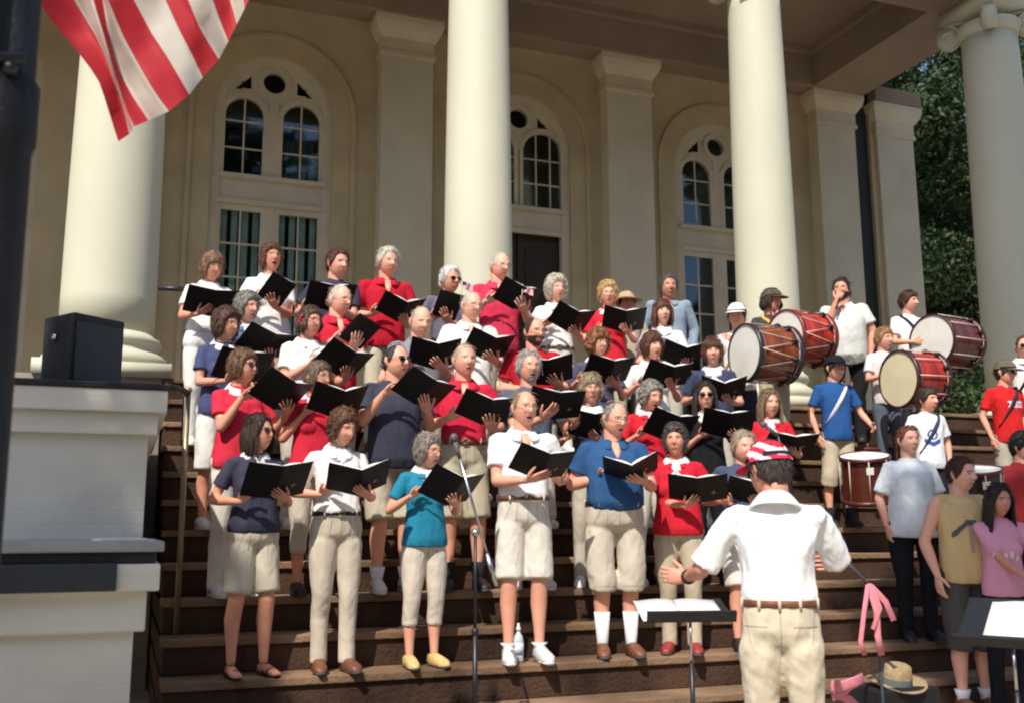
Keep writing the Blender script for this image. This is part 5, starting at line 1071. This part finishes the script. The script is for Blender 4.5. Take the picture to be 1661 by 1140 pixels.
def cloth(rgb):
    m = bpy.data.materials.new('flag_nylon'); m.use_nodes = True; t = m.node_tree; bs = t.nodes['Principled BSDF']; bs.inputs['Roughness'].default_value = .7; n = t.nodes.new('ShaderNodeTexNoise'); n.inputs['Scale'].default_value = 14; bp = t.nodes.new('ShaderNodeBump'); bp.inputs['Strength'].default_value = .3; t.links.new(n.outputs[0], bp.inputs['Height']); t.links.new(bp.outputs[0], bs.inputs['Normal'])
    bs.inputs['Base Color'].default_value = (*rgb, 1); tl = t.nodes.new('ShaderNodeBsdfTranslucent'); tl.inputs[0].default_value = (*rgb, 1); mx = t.nodes.new('ShaderNodeMixShader'); mx.inputs[0].default_value = .35; t.links.new(bs.outputs[0], mx.inputs[1]); t.links.new(tl.outputs[0], mx.inputs[2]); t.links.new(mx.outputs[0], t.nodes['Material Output'].inputs[0]); return m
fl = empty('big_flag', (-.9, 3.7, 3.2), 0, 'large red and white striped flag hanging at the upper left', 'flag')
o = fb.build('cloth', [cloth((.55, .02, .035)), cloth((.72, .68, .60))], fl); o.location = -fl.location
b = MB(); b.tube([(-.75, 2.9, 3.15), (-1.0, 3.3, 3.9), (-1.2, 3.65, 4.5)], [.018], n=10); o = b.build('staff', mat('pale_wood', (.6, .5, .35), .7), fl); o.location = -fl.location
pp = empty('lamp_post', (-.36, 2.55, .028), 0, 'dark iron post with bracket and furled ribbons at the left edge', 'post')
def lpx(px, py, Y=2.55): return atY(px, py, Y)
xa = lpx(50, 300).x-.075
b = MB(); b.tube([(xa, 2.55, .0), (xa, 2.55, .35), (xa, 2.55, .40), (xa, 2.55, 2.2), (xa, 2.55, 2.22), (xa, 2.55, 2.36), (xa, 2.55, 2.38), (xa, 2.55, 4.2)], [.12, .11, .078, .072, .08, .08, .068, .064], n=24); o = b.build('shaft', mat('dark_iron', (.005, .006, .009), .6, .3, 12, .2, 60), pp); o.location = -pp.location
b = MB(); b.ell((xa-.035, 2.47, 2.38), (.03, .03, .03), 6); b.ell((xa+.02, 2.47, 2.37), (.018, .018, .018), 6); b.tube([(xa-.1, 2.47, 2.38), (xa+.05, 2.47, 2.40)], [.015], n=8); o = b.build('bracket', mDARKM, pp); o.location = -pp.location
for i, (dx, w_, cc, z0) in enumerate(((-.020, .010, (.30, .03, .05), 2.43), (-.042, .011, (.07, .09, .14), 2.40), (-.062, .008, (.5, .2, .16), 2.38))):
    b = MB(); b.tube([(xa+dx, 2.455, z0), (xa+dx-.004, 2.45, z0+.15), (xa+dx, 2.455, 3.4)], [(w_, .006)], n=8, side=(1, 0, 0)); o = b.build('furled_cloth', fab(cc), pp); o.location = -pp.location
# ------------------------------------------------------------------ trees
def leafm(rgb, c2):
    m = mat('leaves', rgb, .55, .3, .9, spec=.3, col2=c2); return m
def tree(base, top_r, clumps, nleaf, ls, label, seed, lm, trunk_r=.25, limbs=True):
    r = np.random.default_rng(seed); e = empty('leafy_tree', base, 0, label, 'tree')
    b = MB(); zc = min(c[2] for c in clumps); cx_ = np.mean([c[0] for c in clumps]); cy_ = np.mean([c[1] for c in clumps]); Bv = Vector(base)
    tp = Vector((cx_-base[0], cy_-base[1], zc-base[2])); b.tube([(0, 0, 0), (tp.x*.1, tp.y*.1, tp.z*.4), (tp.x*.4, tp.y*.4, tp.z*.8), tp], [trunk_r*1.3, trunk_r, trunk_r*.85, trunk_r*.6], n=12)
    for c in clumps[:10]:
        b.tube([Vector((tp.x*.4, tp.y*.4, tp.z*.8)), (Vector(c[:3])-Bv).lerp(tp, .4)+Vector((0, 0, -.2)), Vector(c[:3])-Bv], [trunk_r*.4, trunk_r*.2, .03], n=7)
    b.build('trunk', mat('bark', (.07, .05, .035), .95, .4, 6, .8, 20), e)
    tot = sum(c[3]**2 for c in clumps); V = []; 
    for c in clumps:
        n = int(nleaf*c[3]**2/tot); d = r.normal(size=(n, 3)); d /= np.linalg.norm(d, axis=1)[:, None]; rad = c[3]*(r.random(n)**.45); pos = np.array(c[:3])-np.array(base)+d*rad[:, None]*np.array([1, 1, c[4] if len(c) > 4 else .8])
        a = r.normal(size=(n, 3)); a /= np.linalg.norm(a, axis=1)[:, None]; q = r.normal(size=(n, 3)); q -= a*(q*a).sum(1)[:, None]; q /= np.linalg.norm(q, axis=1)[:, None]
        L = ls*(.6+.8*r.random(n))[:, None]; w_ = L*.42
        V.append(np.stack([pos-a*L, pos+q*w_-a*L*.1, pos+a*L, pos-q*w_-a*L*.1], 1))
    V = np.concatenate(V).reshape(-1, 3); n = len(V)//4; me = bpy.data.meshes.new('crown'); me.vertices.add(len(V)); me.vertices.foreach_set('co', V.ravel()); me.loops.add(n*4); me.loops.foreach_set('vertex_index', np.arange(n*4)); me.polygons.add(n); me.polygons.foreach_set('loop_start', np.arange(n)*4); me.polygons.foreach_set('loop_total', np.full(n, 4)); me.materials.append(lm); me.update(calc_edges=True)
    o = bpy.data.objects.new('crown', me); COL.objects.link(o); o.parent = e; return e
def rc(seed, n, cx_, cy_, cz_, rx, ry, rz_, r0, r1, sq=.8):
    r = random.Random(seed); out = []
    while len(out) < n:
        d = Vector((r.uniform(-1, 1), r.uniform(-1, 1), r.uniform(-1, 1)))
        if d.length > 1: continue
        out.append((cx_+d.x*rx, cy_+d.y*ry, cz_+d.z*rz_, r.uniform(r0, r1), sq))
    return out
G1 = leafm((.016, .036, .011), (.05, .085, .02)); G2 = leafm((.010, .022, .009), (.022, .042, .015))
tree((20.5, 20, 0), 3, rc(1, 60, 20.0, 20, 9.9, 4.5, 2.5, 6.3, .7, 1.3), 120000, .075, 'tall leafy tree beyond the right end of the portico', 3, G1)
tree((22, 30, 0), 3, rc(2, 60, 27, 30, 9.5, 7, 3, 8, 1.8, 2.8), 60000, .2, 'dark tree standing behind the tall leafy one', 4, G2, .4)
tree((27, 26, 0), 3, rc(5, 22, 24, 25, 4.0, 6, 2, 3.2, 1.2, 2.0), 20000, .16, 'low dark tree filling the gap beside the far column', 6, G2, .3)
tree((-8.2, -.5, 0), 2, rc(8, 22, -5.1, -.45, 9.1, 1.2, 1.2, 1.5, .6, .95), 26000, .10, 'tall shade tree standing out of frame to the left', 9, G1)
tree((14.5, 1.0, 0), 2, rc(11, 26, 6.9, 4.9, 12.4, 1.5, 1.0, 1.9, .7, 1.2), 16000, .12, 'unseen overhanging tree added to shade the right end of the portico', 12, G1, .4)  # added out of view, crown placed to keep sun off the end column

tree((4.0, -4.2, 0), 2, rc(21, 22, .75, -1.2, 12.1, 1.7, .75, .7, .45, .75), 4200, .10, 'unseen tall tree added behind the camera to shade the lower right', 13, G1, .35)  # added out of view, sparse crown shaped to dapple the lower right
r = np.random.default_rng(77)
n = 42000; xs = r.uniform(-70, 90, n); zs_ = r.uniform(0, 1, n)**.8*(17+4*np.sin(xs*.13)+2*np.sin(xs*.41)); ys = -26+r.normal(size=n)*2.0
a = r.normal(size=(n, 3)); a /= np.linalg.norm(a, axis=1)[:, None]; q = r.normal(size=(n, 3)); q -= a*(q*a).sum(1)[:, None]; q /= np.linalg.norm(q, axis=1)[:, None]; pos_ = np.stack([xs, ys, zs_], 1); L_ = .75*(.6+.8*r.random(n))[:, None]
V_ = np.stack([pos_-a*L_, pos_+q*L_*.5, pos_+a*L_, pos_-q*L_*.5], 1).reshape(-1, 3); me = bpy.data.meshes.new('woodland'); me.vertices.add(n*4); me.vertices.foreach_set('co', V_.ravel()); me.loops.add(n*4); me.loops.foreach_set('vertex_index', np.arange(n*4)); me.polygons.add(n); me.polygons.foreach_set('loop_start', np.arange(n)*4); me.polygons.foreach_set('loop_total', np.full(n, 4)); me.materials.append(G1); me.update(calc_edges=True)
o = bpy.data.objects.new('woodland', me); COL.objects.link(o); tag(o, 'dense wood along the far side of the square', 'wood', kind='stuff')
for o in list(S.objects):
    if o.get('label') and len(o['label'].replace(',', ' ').split()) > 16: print('LONG', o['label'])
